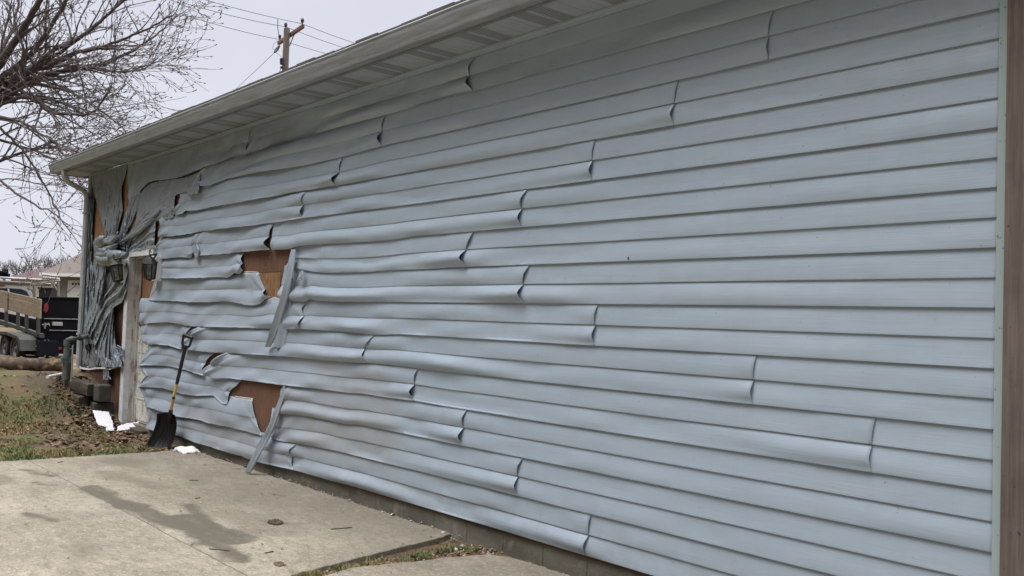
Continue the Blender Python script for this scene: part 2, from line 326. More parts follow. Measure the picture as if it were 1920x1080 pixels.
m = Mat('dead_leaf', (.20, .12, .07), .85); m.mixc(m.rng(m.noise(9, 3), .35, .65), (.08, .045, .03)); m.mixc(m.rng(m.noise(23, 3), .55, .7), (.42, .34, .25)); M['leaf'] = m.m
m = Mat('stones', (.30, .27, .22), .9); m.mixc(m.rng(m.noise(9, 3), .4, .6), (.14, .12, .095)); m.mixc(m.rng(m.noise(31, 2), .58, .66), (.62, .58, .52)); M['stone'] = m.m

# ================================================================ THE GROUND
def gh(x, y):
    b = sstep(-12.1, -14.3, x + .25 * nz1(y * .7, 3.1)) * .60
    toe = sstep(-14.5, -20, x) * -.5
    n_ = .03 * nz1(x * 1.3, y * 1.3, 2) + .015 * nz1(x * 5, y * 5, 7)
    near = sstep(-10.15, -10.6, x)
    # keep clear of the slabs; leave a little gully between them
    return -.165 + (b + n_ + .03) * near + toe + (.012 * nz1(x * 6, y * 6) if x > -10.2 else 0)
gx = [-600, -300, -150, -90, -60, -45, -35, -30, -26, -23, -21] + [-20 + .1 * i for i in range(0, 160)] + [-4 + .5 * i for i in range(0, 17)] + [6, 10, 20, 50, 120, 300]
gy = [-300, -120, -50, -25, -15, -10] + [-8 + .1 * i for i in range(0, 86)] + [1, 2, 4, 6, 9, 12, 16, 20, 26, 34, 45, 60, 90, 150, 300, 600]
g = MB(); g.grid([[(x, y, gh(x, y)) for x in gx] for y in gy]); g.build('ground', M['soil'], smooth=60, kind='structure')

def slab(name, poly, zt, zb, label=None):
    # top as a fine fan is not needed; ragged outline along the edges
    P = []
    n = len(poly)
    for i in range(n):
        a = Vector(poly[i]); b = Vector(poly[(i+1) % n]); L = (b - a).length; k = max(2, int(L / .05))
        nn = Vector((-(b-a).y, (b-a).x)).normalized()
        for j in range(k):
            p = a.lerp(b, j / k); q = .022 * nz1(p.x * 4, p.y * 4, i) + .02 * nz1(p.x * 16, p.y * 16, i + 5); p = p + nn * q; P.append((p.x, p.y, zt))
    m_ = MB().prism([(p[0], p[1], zb) for p in P], (0, 0, zt - zb)); o = m_.build(name, M['concrete'], bevel=.006, kind='structure'); return o
slab('concrete_slab', [(-10.22, -9), (-10.25, -.03), (-5.42, -.01), (-5.05, -1.55), (-4.2, -9)], -.13, -.30)
gp_ = [GR(u, v, -.135) for u, v in ((560, 1092), (660, 1064), (770, 1052), (866, 1042), (935, 1040), (1000, 1056), (1075, 1082))]
slab('concrete_slab', [(p.x, p.y) for p in gp_] + [(-3.2, -.17), (3.0, -.16), (3.0, -9), (-4.1, -9)], -.135, -.30)

# ================================================================ THE BUILDING
XL, XR = -14.52, -1.665
B = thing('workshop_building', (-8, 0, -.13), 'long building with heat-warped grey-blue vinyl siding beside the concrete slab', 'building')
ZT = 3.345
CO = .127
# traced panel boundaries (even courses), photo pixels
TR = {
 24: [(243,381),(248,380),(254,377),(262,371),(268,357),(280,345),(295,339),(320,337),(350,332),(375,322),(390,313),(420,304),(445,296),(465,294),(475,288),(520,272),(600,250),(700,223)],
 22: [(350,358),(369,350),(397,349),(430,336),(463,329),(518,320),(574,311),(641,296),(740,269)],
 20: [(322,402),(340,403),(350,401),(355,396),(375,395),(407,388),(481,375),(520,368.5),(555,361),(600,354),(660,344),(740,328.8)],
 18: [(302,445),(325,444),(362,439),(385,434),(425,429),(460,426),(500,420),(545,414),(575,409),(650,399),(740,387.5)],
 16: [(245,470),(291,487),(320,485),(340,482.5),(350,484),(366,480),(378,479),(400,478.5),(430,476),(458,473),(511,469),(548,468),(569,461),(620,457.5),(700,453),(740,449.5),(780,443)],
 14: [(290,518),(307,521),(340,522.5),(390,521),(415,519.5),(436,520),(448,511),(462,511),(500,504),(543,502),(569,505),(590,509.6),(620,512),(690,510),(740,506),(815,504),(852,501)],
 12: [(282,562.5),(302,564),(340,565),(365,567),(400,566.5),(430,564.5),(455,569),(480,572),(500,567),(514,560),(533,565),(558,565),(577,566),(586,561),(601,564),(640,566),(750,566)],
 10: [(266,610),(290,605.5),(320,604),(340,607.5),(360,611.5),(395,613),(455,614),(525,617),(570,617),(605,619),(640,621),(695,627),(705,628),(750,626.5),(805,629)],
 8: [(275,646.5),(302,645.5),(325,648),(347,656),(370,657.5),(405,660.5),(440,662),(500,665.5),(555,669),(611,675),(667,679.5),(697,680),(750,686)],
 6: [(262,685.5),(290,684.5),(315,686),(350,692.5),(375,700),(391,702.5),(410,709),(435,709),(460,712),(500,717),(530,721),(592,727.5),(661,737),(678,737),(728,745),(780,751)],
 4: [(260,725),(287,726),(312,727.5),(350,739),(375,743),(410,743),(470,755),(522,775),(542,776),(575,779),(611,786),(653,795),(678,796),(778,816)],
 2: [(276,762),(300,767.5),(337,780),(375,786),(400,793),(437,801),(480,812),(511,820),(522,825),(583,835),(639,846),(694,860)],
 0: [(277,803),(335,815),(375,830),(422,844),(460,856),(483,865),(558,881),(620,899.5)],
}
def towall(pts): 
    r = [(p.x, p.z) for p in (PL(u, v) for u, v in pts)]; return [a for a, b in r], [b for a, b in r]
TW = {k: towall(v) for k, v in TR.items()}
def dmgx(x): return lin(x, [-14, -11, -8.5, -6.5, -5, -3.6, -2.2], [1.2, 1, .8, .55, .32, .16, .09])
def BZ(k, x, over=None):
    if over: return lin(x, over[0], over[1])
    if k not in TW: return k * CO
    xs, zs = TW[k]; nom = k * CO
    z = lin(x, xs, zs)
    if x > xs[-1]: z = nom + (zs[-1] - nom) * exp(-(x - xs[-1]) / .6)
    return z + .007 * dmgx(x) * nz1(x * 1.7, k * 3.3) * sstep(xs[-1] - .5, xs[-1] + 1.5, x)

def panel(k, left, right, top=None, bot=None, mat='siding', aL=0.0, aR=None, first=False, name='siding_panel', hem=False, lab=None, over_r=True, amp=1.0, tuck=None, pin=None):
    """one double-course siding panel; left/right are photo columns (a number or five down the edge)"""
    top = towall(top) if top else None; bot = towall(bot) if bot else None
    def edge(spec, t):
        if isinstance(spec, (int, float)): spec = [spec] * 5
        u = lin(t, [0, .25, .5, .75, 1], spec); x = WX(u, (k + 2 - 2 * t) * CO)
        z = BZ(k+2, x, top) * (1-t) + BZ(k, x, bot) * t
        return WX(u, z)
    wall_r = right == 'end'
    if pin is None: pin = (left if isinstance(left, (int, float)) else left[0]) < 303 and k < 17
    if tuck is None: tuck = .10 if not aL and (isinstance(left, (int, float)) and left > 290) else 0.0
    xl = edge(left, .5); xr = XR - .03 if wall_r else edge(right, .5)
    n = max(10, int((xr - xl) / (.016 if xl < -8 else .028)))
    ts = [0, .03] + [i / 20 for i in range(1, 10)] + [.485, .4999, 'g', 'h', .5001, .53] + [i / 20 for i in range(11, 20)] + [.985, 1.0]
    rows = []; jit = 1 + .5 * nz1(k * 2.31 + 7, xr * 3.1)
    d0 = dmgx((xl + xr) / 2)
    if aR is None: aR = (0.016 + .040 * min(1, d0)) if not wall_r else 0
    def pt(x, t, xa, xb, dz=0, dy=0):
        ztop = BZ(k+2, x, top); zb = BZ(k, x, bot); dm = dmgx(x) * amp
        zm = (ztop + zb) / 2 + .008 * dm * nz1(x * 1.3, k + .5)
        c = 0 if t <= .5 else 1; tt = t * 2 if c == 0 else t * 2 - 1
        z = ztop + (zm - ztop) * tt if c == 0 else zm + (zb - zm) * tt
        lip = .0118 * (1 - .7 * min(1, dm * 1.1)) if c == 0 else .0130 + .001 * min(1, dm)
        y = -.004 - lip * tt if c == 0 else -.0045 - lip * tt
        s1 = sin(pi * tt)
        # slow swells along the panel
        nA = nz1(x * .8, k * 2.7 + c * 9.1, 1); nB = nz1(x * 2.1, k * 1.9 + c * 4.7, 5); nC = nz1(x * 4.3, k + c * 2.1 + tt * .8, 9)
        pk_ = sin(pi * tt ** (1.15 + .5 * nB)) if tt > 0 else 0
        wg = sstep(.55, .92, dm); tot = t if 0 <= t <= 1 else 1
        y -= dm * pk_ * (.008 + .088 * max(-.22, nA + .02) + .030 * nB + .007 * nC) * (1.3 if c else .7) * (1 - .72 * wg)
        y -= wg * sin(pi * tot) * (.012 + .045 * max(-.2, nz1(x * .9, k * 3.3, 51)) + .02 * nz1(x * 2.7 + tot, k * 1.7, 52))
        y -= wg * (.010 + .020 * max(0, nz1(x * 1.2, k * 4.1, 53) + .3)) * c * tt ** 3
        y -= dm * .014 * (.25 + 1.4 * nz1(x * .9, k * 5.1, 3)) * -sin(2 * pi * tt) * c * (1 - .7 * wg)
        pass
        y -= max(0, dm - .5) * .085 * max(0, nz1(x * 1.1, k * 7.7, 11) + .10) * (tt ** 2) * c
        if dm > .6:      # creases fanning out from the pinched lower left corner
            ex = max(0, x - xa); hh = 2 * (1 - tot) * CO + .015; an = math.atan2(hh, ex + .02)
            y -= (dm - .5) * .055 * exp(-ex / .42) * max(0, sin(an * 7.5 + k * 1.7 + 1.2 * nz1(k * 3.3, 61))) * min(1, ex / .05) * min(1, hh / .05)
            ex = max(0, xb - x); an = math.atan2(hh - .5 * CO, ex + .02)
            y -= (dm - .5) * .035 * exp(-ex / .30) * max(0, sin(an * 5 + k * 2.9)) * min(1, ex / .05)
        if pin: y = -.012 + (y + .012) * (.25 + .75 * (1 - exp(-max(0, x - xa) / .22)))
        if dm > .65 and t > .93: z += (dm - .6) * .016 * nz1(x * 8, k * 2.2, 41) + (dm - .6) * .012 * max(0, nz1(x * 17, k, 43))
        # panel ends springing out
        if aR:
            e_ = max(0, xb - x); pk = s1 if c == 0 else max(0, sin(pi * min(1, (tt ** 1.1) / .86)))
            y -= .8 * pk * aR * (jit if c else 1.6 - .8 * jit) * (.34 * exp(-e_ / .12) * (.9 if c else .95) + .62 * (.35 + .65 * min(1, dm * 2.2)) * exp(-e_ / (.75 + .5 * nz1(k * 3.7, xb))) * (1 if c else .25))
        if aL:
            e_ = max(0, x - xa); y -= (s1 ** .8 * .8 + .35) * aL * exp(-e_ / .16)
        y += dy
        if over_r and not wall_r: y -= .0035 * sstep(.35, .25, xb - x)
        if y > -.003: y = -.003
        return (x, y, z + dz)
    gq = lambda x: 1 - .75 * min(1, dmgx(x))
    for j, t in enumerate([-1] + ts + [9]):
        tt = 0 if t == -1 else (1 if t == 9 else (.4999 if t in ('g', 'h') else t))
        a = edge(left, tt) - tuck; b = XR - .03 if wall_r else edge(right, tt)
        row = []
        for i in range(n + 1):
            s_ = i / n; x = a + (b - a) * s_
            if t == -1: p = pt(x, 0, a, b, dz=.022); p = (p[0], -.003, p[2])
            elif t == 9: p = pt(x, 1, a, b, dz=.012, dy=.0028)
            elif t == 'g': p = pt(x, .4999, a, b, dz=.011 * gq(x), dy=.0026)
            elif t == 'h': p = pt(x, .5001, a, b, dz=.012 * gq(x), dy=0)
            else: p = pt(x, tt, a, b)
            row.append(p)
        rows.append(row)
    o = MB().grid(rows[::-1]).build(name, M[mat], B, smooth=48, solid=.0016)
    if lab: o['label'] = lab
    if hem:
        r2 = []
        for dz, dy in ((.030, -.006), (.014, -.0075), (-.004, -.007)):
            r2.append([(x, dy, BZ(k+2, x, top) + dz) for x in [hem[0] + (hem[1] - hem[0]) * i / 20 for i in range(21)]])
        h = MB().grid(r2[::-1]).build('nail_hem', M['purewhite'], o, solid=.002)
        h.location = (0, 0, 0)
        h.matrix_parent_inverse = Matrix()
        sl_ = MB()
        nS = int((hem[1] - hem[0]) / .032)
        for i in range(nS):
            x = hem[0] + .012 + i * .032; z = BZ(k+2, x, top) + .017; sl_.box(x, x + .018, -.0115, -.0075, z, z + .007)
        sl_.build('nail_slot', M['iron'], o)
    return o

# right-hand field: nearly sound courses
for k, j in ((26, None),):
    pass
# row 26 is the part course under the soffit
def topstrip(x0u, x1u, mat='siding'):
    a = WX(x0u, 3.3); b = XR - .03 if x1u == 'end' else WX(x1u, 3.3); n = max(8, int((b - a) / .04)); rows = []
    for q in range(5):
        t = q / 4; row = []
        for i in range(n + 1):
            x = a + (b - a) * i / n; zb = BZ(26, x) ; row.append((x, -.004 - .012 * t - .012 * dmgx(x) * sin(pi * t) * (.5 + nz1(x * 1.2, 4)), ZT - .004 + (zb - ZT) * t))
        rows.append(row)
    rows.append([(p[0], p[1] + .012, p[2] + .003) for p in rows[-1]])
    return MB().grid(rows[::-1]).build('siding_panel', M[mat], B, smooth=48, solid=.0016)
topstrip(880, 'end'); topstrip(238, 893, 'siding')

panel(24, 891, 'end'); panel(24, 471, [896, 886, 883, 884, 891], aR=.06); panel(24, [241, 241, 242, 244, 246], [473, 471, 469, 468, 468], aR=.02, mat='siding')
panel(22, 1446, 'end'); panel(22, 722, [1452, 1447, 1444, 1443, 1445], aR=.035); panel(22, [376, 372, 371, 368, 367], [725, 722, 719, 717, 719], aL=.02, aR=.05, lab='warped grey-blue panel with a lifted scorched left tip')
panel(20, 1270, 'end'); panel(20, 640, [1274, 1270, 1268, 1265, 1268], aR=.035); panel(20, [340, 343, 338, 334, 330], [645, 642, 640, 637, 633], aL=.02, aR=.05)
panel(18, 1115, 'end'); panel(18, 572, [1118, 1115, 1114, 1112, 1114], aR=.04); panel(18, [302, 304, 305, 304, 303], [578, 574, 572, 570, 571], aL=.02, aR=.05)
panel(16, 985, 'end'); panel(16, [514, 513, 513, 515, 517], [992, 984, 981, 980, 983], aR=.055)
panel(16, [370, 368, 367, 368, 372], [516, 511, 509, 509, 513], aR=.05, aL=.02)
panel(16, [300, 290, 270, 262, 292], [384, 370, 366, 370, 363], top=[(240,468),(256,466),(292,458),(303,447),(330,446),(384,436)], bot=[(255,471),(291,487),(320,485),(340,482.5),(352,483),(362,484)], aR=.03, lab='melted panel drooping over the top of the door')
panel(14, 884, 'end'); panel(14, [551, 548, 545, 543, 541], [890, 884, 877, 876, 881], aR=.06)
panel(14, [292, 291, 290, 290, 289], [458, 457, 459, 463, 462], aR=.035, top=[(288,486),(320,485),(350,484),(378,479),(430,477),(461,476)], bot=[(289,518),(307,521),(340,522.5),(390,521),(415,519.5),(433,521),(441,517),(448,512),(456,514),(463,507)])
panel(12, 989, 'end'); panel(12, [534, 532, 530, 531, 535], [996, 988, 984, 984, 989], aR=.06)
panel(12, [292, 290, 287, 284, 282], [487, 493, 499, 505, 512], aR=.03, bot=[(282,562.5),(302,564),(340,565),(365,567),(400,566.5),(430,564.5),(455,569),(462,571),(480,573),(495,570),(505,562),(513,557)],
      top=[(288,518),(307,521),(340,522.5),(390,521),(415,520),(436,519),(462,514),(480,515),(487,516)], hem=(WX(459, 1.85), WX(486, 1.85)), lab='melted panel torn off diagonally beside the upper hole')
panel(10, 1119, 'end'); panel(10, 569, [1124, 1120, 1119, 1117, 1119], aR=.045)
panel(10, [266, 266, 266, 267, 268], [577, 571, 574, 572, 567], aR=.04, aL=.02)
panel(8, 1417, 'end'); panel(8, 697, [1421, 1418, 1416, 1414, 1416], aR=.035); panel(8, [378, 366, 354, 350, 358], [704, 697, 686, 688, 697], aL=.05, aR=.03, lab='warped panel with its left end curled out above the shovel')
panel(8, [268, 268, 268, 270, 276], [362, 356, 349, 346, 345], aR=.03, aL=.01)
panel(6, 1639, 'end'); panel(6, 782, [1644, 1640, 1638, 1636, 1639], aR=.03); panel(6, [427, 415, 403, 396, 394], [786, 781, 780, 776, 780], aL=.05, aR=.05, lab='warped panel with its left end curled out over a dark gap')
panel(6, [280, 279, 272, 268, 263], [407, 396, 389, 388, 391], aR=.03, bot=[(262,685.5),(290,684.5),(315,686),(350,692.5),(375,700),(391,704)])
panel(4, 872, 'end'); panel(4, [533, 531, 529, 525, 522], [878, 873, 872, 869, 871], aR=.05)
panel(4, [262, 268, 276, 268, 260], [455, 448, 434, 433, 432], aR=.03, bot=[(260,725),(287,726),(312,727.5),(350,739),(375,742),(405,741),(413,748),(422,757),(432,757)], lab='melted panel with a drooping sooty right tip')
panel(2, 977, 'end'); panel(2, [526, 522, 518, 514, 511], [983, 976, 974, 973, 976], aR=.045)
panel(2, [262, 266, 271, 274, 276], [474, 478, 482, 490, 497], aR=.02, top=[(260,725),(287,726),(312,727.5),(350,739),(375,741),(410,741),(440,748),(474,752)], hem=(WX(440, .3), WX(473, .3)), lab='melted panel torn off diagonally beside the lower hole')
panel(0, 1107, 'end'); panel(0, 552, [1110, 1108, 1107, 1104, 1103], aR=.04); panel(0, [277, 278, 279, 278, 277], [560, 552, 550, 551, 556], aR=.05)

# sheathing boards behind the siding
def board(name, x0, x1, z0, z1, y0=.0, y1=.02, mat='brown', lab=None):
    o = MB().box(x0, x1, y0, y1, z0, z1).build(name, M[mat], B)
    if lab: o['label'] = lab
    return o
DX0, DX1, DZ1 = -12.53, -11.79, 2.07
board('sheathing_board', -13.2, DX0 - .13, -.02, 2.0); board('sheathing_board', DX1 + .11, XR - .04, -.02, 1.80); board('sheathing_board', DX1 + .11, XR - .04, 1.803, ZT, y0=.002, y1=.022)
board('sheathing_board', XL + .02, -13.203, .3, 1.9); board('sheathing_board', XL + .02, DX1 + .107, 2.19, ZT, y0=.004)
board('strand_board', -14.2, -13.4, 1.95, 3.15, y0=-.006, y1=.0035, mat='osb', lab='orange strand board showing in the left slit')
board('strand_board', -11.62, -11.3, 2.1, 2.75, y0=-.004, y1=.0015, mat='osb'); board('strand_board', -8.75, -8.3, 1.50, 1.795, y0=-.004, y1=-.0005, mat='osb')
board('strand_board', -12.95, -12.5, 2.35, 3.2, y0=-.004, y1=.0015, mat='osb')
# foundation blocks
fb = MB(); x = XL + .03; i = 0
while x < XR - .05:
    x2 = min(x + .40, XR - .04)
    top = .46 if x2 < DX0 - .1 else -.014
    if not (x2 > DX0 and x < DX1): fb.box(x + .0015, x2 - .0015, .012, .20, -.45, top)
    elif x < DX1: fb.box(x + .0015, x2 - .0015, .03, .20, -.45, -.06)
    x = x2
fb.build('foundation', M['block'], B, bevel=.004)
# building shell: other walls and roof
sh = MB(); sh.box(XL, XL + .15, .03, 8, -.3, ZT); sh.box(XR - .16, XR - .01, .03, 8, -.3, ZT); sh.box(XL, XR - .01, 7.9, 8.05, -.3, ZT); sh.box(XL + .15, XR - .16, .19, .2, 2.5, ZT)
sh.build('wall', M['siding'], B)
# gable ends
for gx0 in (XL, XR - .15): MB().prism([(gx0, .0, ZT), (gx0, 8.05, ZT), (gx0, 4.0, ZT + 1.55)], (.14, 0, 0)).build('gable', M['siding'], B)
RX0, RX1 = -14.96, -1.0
# soffit, fascia, roof, gutter
MB().box(RX0 + .06, RX1, -.335, -.006, ZT, ZT + .012).build('soffit', M['soffit'], B)
# J channel where the soffit meets the wall: follows a slightly wavy line
rows = []
for (y, z) in ((-.006, ZT - .002), (-.026, ZT - .003), (-.028, ZT - .020), (-.020, ZT - .024), (-.020, ZT - .045), (-.008, ZT - .048)):
    rows.append([(XL + i * .08, y - .02 * max(0, dmgx(XL + i*.08) - .3) * max(0, nz1(i * .06, 8)), z - .012 * max(0, dmgx(XL + i*.08) - .5) * (1 + nz1(i * .09, 2))) for i in range(int((XR - XL) / .08))])
MB().grid(rows).build('soffit_channel', M['siding'], B, smooth=30, solid=.0015)
fa = MB().box(RX0 + .04, RX1, -.357, -.337, ZT - .012, ZT + .14); fa.box(RX0 + .04, RX0 + .06, -.336, .3, ZT - .01, ZT + .14)
fa.build('fascia', M['sofframe'], B)
RS = 1.55 / 4.35
ro = MB()
ro.prism([(RX0, -.43, ZT + .150), (RX0, 4.0, ZT + .150 + 4.41 * RS), (RX0, 8.4, ZT + .150), (RX0, 8.4, ZT + .126), (RX0, 4.0, ZT + .126 + 4.41 * RS), (RX0, -.43, ZT + .126)], (RX1 - RX0, 0, 0))
# ragged course tabs along the eave
for i in range(int((RX1 - RX0) / .32)):
    x = RX0 + i * .32; ro.box(x + .004, x + .316, -.440 - .008 * random.random(), -.30, ZT + .136 + .005 * random.random(), ZT + .160 + .010 * random.random() + (.006 if i % 3 == 0 else 0))
ro.build('roof', M['shingle'], B)
# K-style gutter
prof = [(-.358, ZT + .122), (-.358, ZT + .004), (-.43, ZT + .000), (-.438, ZT + .012), (-.440, ZT + .045), (-.458, ZT + .070), (-.466, ZT + .098), (-.466, ZT + .112), (-.473, ZT + .116), (-.476, ZT + .123), (-.470, ZT + .130), (-.460, ZT + .131), (-.452, ZT + .124), (-.452, ZT + .112)]
rows = [[(RX0 - .02 + i * .4, y + .0025 * nz1(i * .7, z * 9), z + .004 * nz1(i * .35, 1)) for i in range(int((RX1 - RX0) / .4) + 2)] for y, z in prof]
gu = MB().grid(rows); gu.prism([(RX0 - .021, y, z) for y, z in prof[:8]], (.002, 0, 0))
gu.build('gutter', M['gutter'], B, smooth=35, solid=.002)
# downspout: outlet, elbow, pipe with elbows
dx = -14.40
ds = MB()
def rect_sweep(mb, pts, w_, d_):
    o = len(mb.v); n = 8; P = [Vector(p) for p in pts]; m_ = len(P)
    for i, p in enumerate(P):
        t = (P[min(i+1, m_-1)] - P[max(i-1, 0)]).normalized(); a = Vector((1, 0, 0)); b = t.cross(a).normalized()
        for k in range(n):
            th = 2*pi*k/n + pi/8; c_, s_ = cos(th), sin(th)
            mb.v.append(p + a * (w_/2 * max(-1, min(1, c_*1.25))) + b * (d_/2 * max(-1, min(1, s_*1.25))))
    for i in range(m_-1):
        for k in range(n): mb.f.append((o+i*n+k, o+i*n+(k+1) % n, o+(i+1)*n+(k+1) % n, o+(i+1)*n+k))
    mb.f.append(tuple(o+k for k in range(n))[::-1]); mb.f.append(tuple(o+(m_-1)*n+k for k in range(n)))
rect_sweep(ds, [(dx, -.40, ZT + .01), (dx, -.40, ZT - .05), (dx, -.392, ZT - .09), (dx, -.37, ZT - .13), (dx, -.33, ZT - .165), (dx, -.20, ZT - .225), (dx, -.13, ZT - .255), (dx, -.09, ZT - .30), (dx, -.075, ZT - .36), (dx, -.075, 1.9), (dx, -.075, .96)], .085, .065)
rect_sweep(ds, [(dx, -.075, .93), (dx, -.075, .53)], .092, .07)
do = ds.build('downspout', M['downspout'], B, smooth=40)
for z in (2.75, 1.0): MB().box(dx - .06, dx + .06, -.113, -.02, z, z + .03).build('downspout_strap', M['downspout'], do)
# corner posts and their accessories
MB().prism([(XR - .036, -.034, -.02), (XR, -.034, -.02), (XR, .05, -.02), (XR - .036, .05, -.02)], (0, 0, ZT + .02)).build('corner_trim', M['trimgreen'], B, bevel=.003)
MB().box(XL - .01, XL + .075, -.03, .03, .42, ZT - .02).build('corner_trim', M['downspout'], B, bevel=.004)

# ---------------------------------------------------------------- the melted, draped sheets on the left
def res(pts, n):
    P = [Vector((p[0], p[1])) for p in pts]; L = [0]
    for a, b in zip(P, P[1:]): L.append(L[-1] + (b - a).length)
    return [(lin(L[-1] * i / (n-1), L, [p.x for p in P]), lin(L[-1] * i / (n-1), L, [p.y for p in P])) for i in range(n)]
def drape(e1, e2, amp=.04, freq=5, seed=0, base=-.02, fine=.01, n=70, m_=60, along=1.0, name='melted_sheet', lab=None, taper=0, mat='melt'):
    """sheet lofted between two traced edges on the wall; folds run from e1 to e2 ends"""
    A = res(e1, m_); Bp = res(e2, m_); rows = []
    for j in range(m_):
        v = j / (m_-1); row = []
        for i in range(n):
            s_ = i / (n-1); pu = A[j][0] + (Bp[j][0]-A[j][0]) * s_; pv = A[j][1] + (Bp[j][1]-A[j][1]) * s_
            p = PL(pu, pv)
            q = s_ * freq + .9 * nz1(s_ * 2, v * 1.7 * along, seed) + .35 * nz1(p.x * 3, p.z * 3, seed + 3)
            fold = 1 - abs(sin(pi * q)) ** .8
            env = (sin(pi * min(1, max(0, s_ * .98 + .01))) ** .4) * (1 - taper + taper * v)
            fold = fold * .72 + .28 * (1 - abs(sin(pi * (q * 2.3 + nz1(v * 3, seed)))) ** .6)
            y = base - amp * env * (fold * (.65 + .5 * nz1(q, v * 2, seed + 8)) + .45 * (nz1(p.x * 2.6, p.z * 2.6, seed + 5) + .4))
            y -= fine * (abs(nz1(p.x * 11, p.z * 5, seed + 1)) * 1.9 + .25 * nz1(p.x * 26, p.z * 20, seed + 2)) * (.4 + .7 * v)
            dx_ = .010 * nz1(p.x * 7, p.z * 7, seed + 6); dz_ = .010 * nz1(p.x * 9, p.z * 9, seed + 7)
            y = min(y, -.008); p = PL(pu, pv, y); row.append((p.x + dx_, y, p.z + dz_))
        rows.append(row)
    o = MB().grid(rows).build(name, M[mat], B, smooth=70, solid=.0018)
    if lab: o['label'] = lab
    return o
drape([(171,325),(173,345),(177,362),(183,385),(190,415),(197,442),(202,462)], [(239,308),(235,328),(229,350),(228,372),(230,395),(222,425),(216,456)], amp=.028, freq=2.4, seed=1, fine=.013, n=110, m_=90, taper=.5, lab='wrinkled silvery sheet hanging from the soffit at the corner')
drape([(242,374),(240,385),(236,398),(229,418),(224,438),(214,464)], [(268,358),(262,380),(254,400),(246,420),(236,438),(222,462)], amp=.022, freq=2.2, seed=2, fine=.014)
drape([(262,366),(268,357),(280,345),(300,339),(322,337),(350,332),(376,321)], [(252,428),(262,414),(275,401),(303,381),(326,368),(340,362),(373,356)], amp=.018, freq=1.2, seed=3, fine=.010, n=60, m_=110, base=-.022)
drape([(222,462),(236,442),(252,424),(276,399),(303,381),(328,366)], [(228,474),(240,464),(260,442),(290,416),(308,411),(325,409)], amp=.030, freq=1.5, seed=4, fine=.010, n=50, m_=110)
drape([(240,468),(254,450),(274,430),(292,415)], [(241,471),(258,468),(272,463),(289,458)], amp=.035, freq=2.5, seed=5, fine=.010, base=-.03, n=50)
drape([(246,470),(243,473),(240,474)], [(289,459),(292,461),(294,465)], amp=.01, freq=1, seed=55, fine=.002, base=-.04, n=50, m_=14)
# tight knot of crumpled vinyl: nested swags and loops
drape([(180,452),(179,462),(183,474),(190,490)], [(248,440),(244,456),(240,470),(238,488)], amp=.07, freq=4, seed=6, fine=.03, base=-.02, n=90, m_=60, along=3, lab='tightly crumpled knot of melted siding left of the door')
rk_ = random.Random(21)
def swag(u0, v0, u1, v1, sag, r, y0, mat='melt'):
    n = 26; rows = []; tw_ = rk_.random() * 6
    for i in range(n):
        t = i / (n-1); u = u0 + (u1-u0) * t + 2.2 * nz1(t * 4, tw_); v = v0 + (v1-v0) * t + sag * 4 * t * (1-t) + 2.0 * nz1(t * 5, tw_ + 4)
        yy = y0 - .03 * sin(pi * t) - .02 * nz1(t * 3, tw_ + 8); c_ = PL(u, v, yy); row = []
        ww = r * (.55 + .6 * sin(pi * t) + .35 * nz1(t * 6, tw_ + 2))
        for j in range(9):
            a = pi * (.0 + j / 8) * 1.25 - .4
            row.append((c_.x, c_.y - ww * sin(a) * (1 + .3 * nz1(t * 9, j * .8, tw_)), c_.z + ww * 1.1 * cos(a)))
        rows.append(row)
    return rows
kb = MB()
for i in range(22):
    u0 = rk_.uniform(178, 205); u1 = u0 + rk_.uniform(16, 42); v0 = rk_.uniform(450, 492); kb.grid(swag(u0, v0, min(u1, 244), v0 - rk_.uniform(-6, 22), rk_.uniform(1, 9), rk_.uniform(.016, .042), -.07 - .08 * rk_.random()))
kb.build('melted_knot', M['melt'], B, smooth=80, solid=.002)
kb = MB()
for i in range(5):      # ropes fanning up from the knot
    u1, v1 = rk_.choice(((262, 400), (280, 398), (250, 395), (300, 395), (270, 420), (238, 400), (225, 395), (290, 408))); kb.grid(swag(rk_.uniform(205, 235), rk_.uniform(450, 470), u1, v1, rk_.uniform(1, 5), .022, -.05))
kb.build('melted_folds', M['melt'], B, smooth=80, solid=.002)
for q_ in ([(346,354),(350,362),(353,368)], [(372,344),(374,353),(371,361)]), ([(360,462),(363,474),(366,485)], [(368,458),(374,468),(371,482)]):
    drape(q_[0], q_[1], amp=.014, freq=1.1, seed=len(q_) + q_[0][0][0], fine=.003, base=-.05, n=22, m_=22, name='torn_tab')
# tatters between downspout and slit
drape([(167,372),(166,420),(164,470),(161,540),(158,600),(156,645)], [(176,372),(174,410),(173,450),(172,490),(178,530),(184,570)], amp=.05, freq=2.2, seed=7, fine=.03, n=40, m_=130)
drape([(174,452),(176,470),(178,500),(182,530),(188,560)], [(182,450),(184,480),(186,505),(190,535),(196,560)], amp=.04, freq=1.5, seed=17, fine=.02, n=24, m_=60)
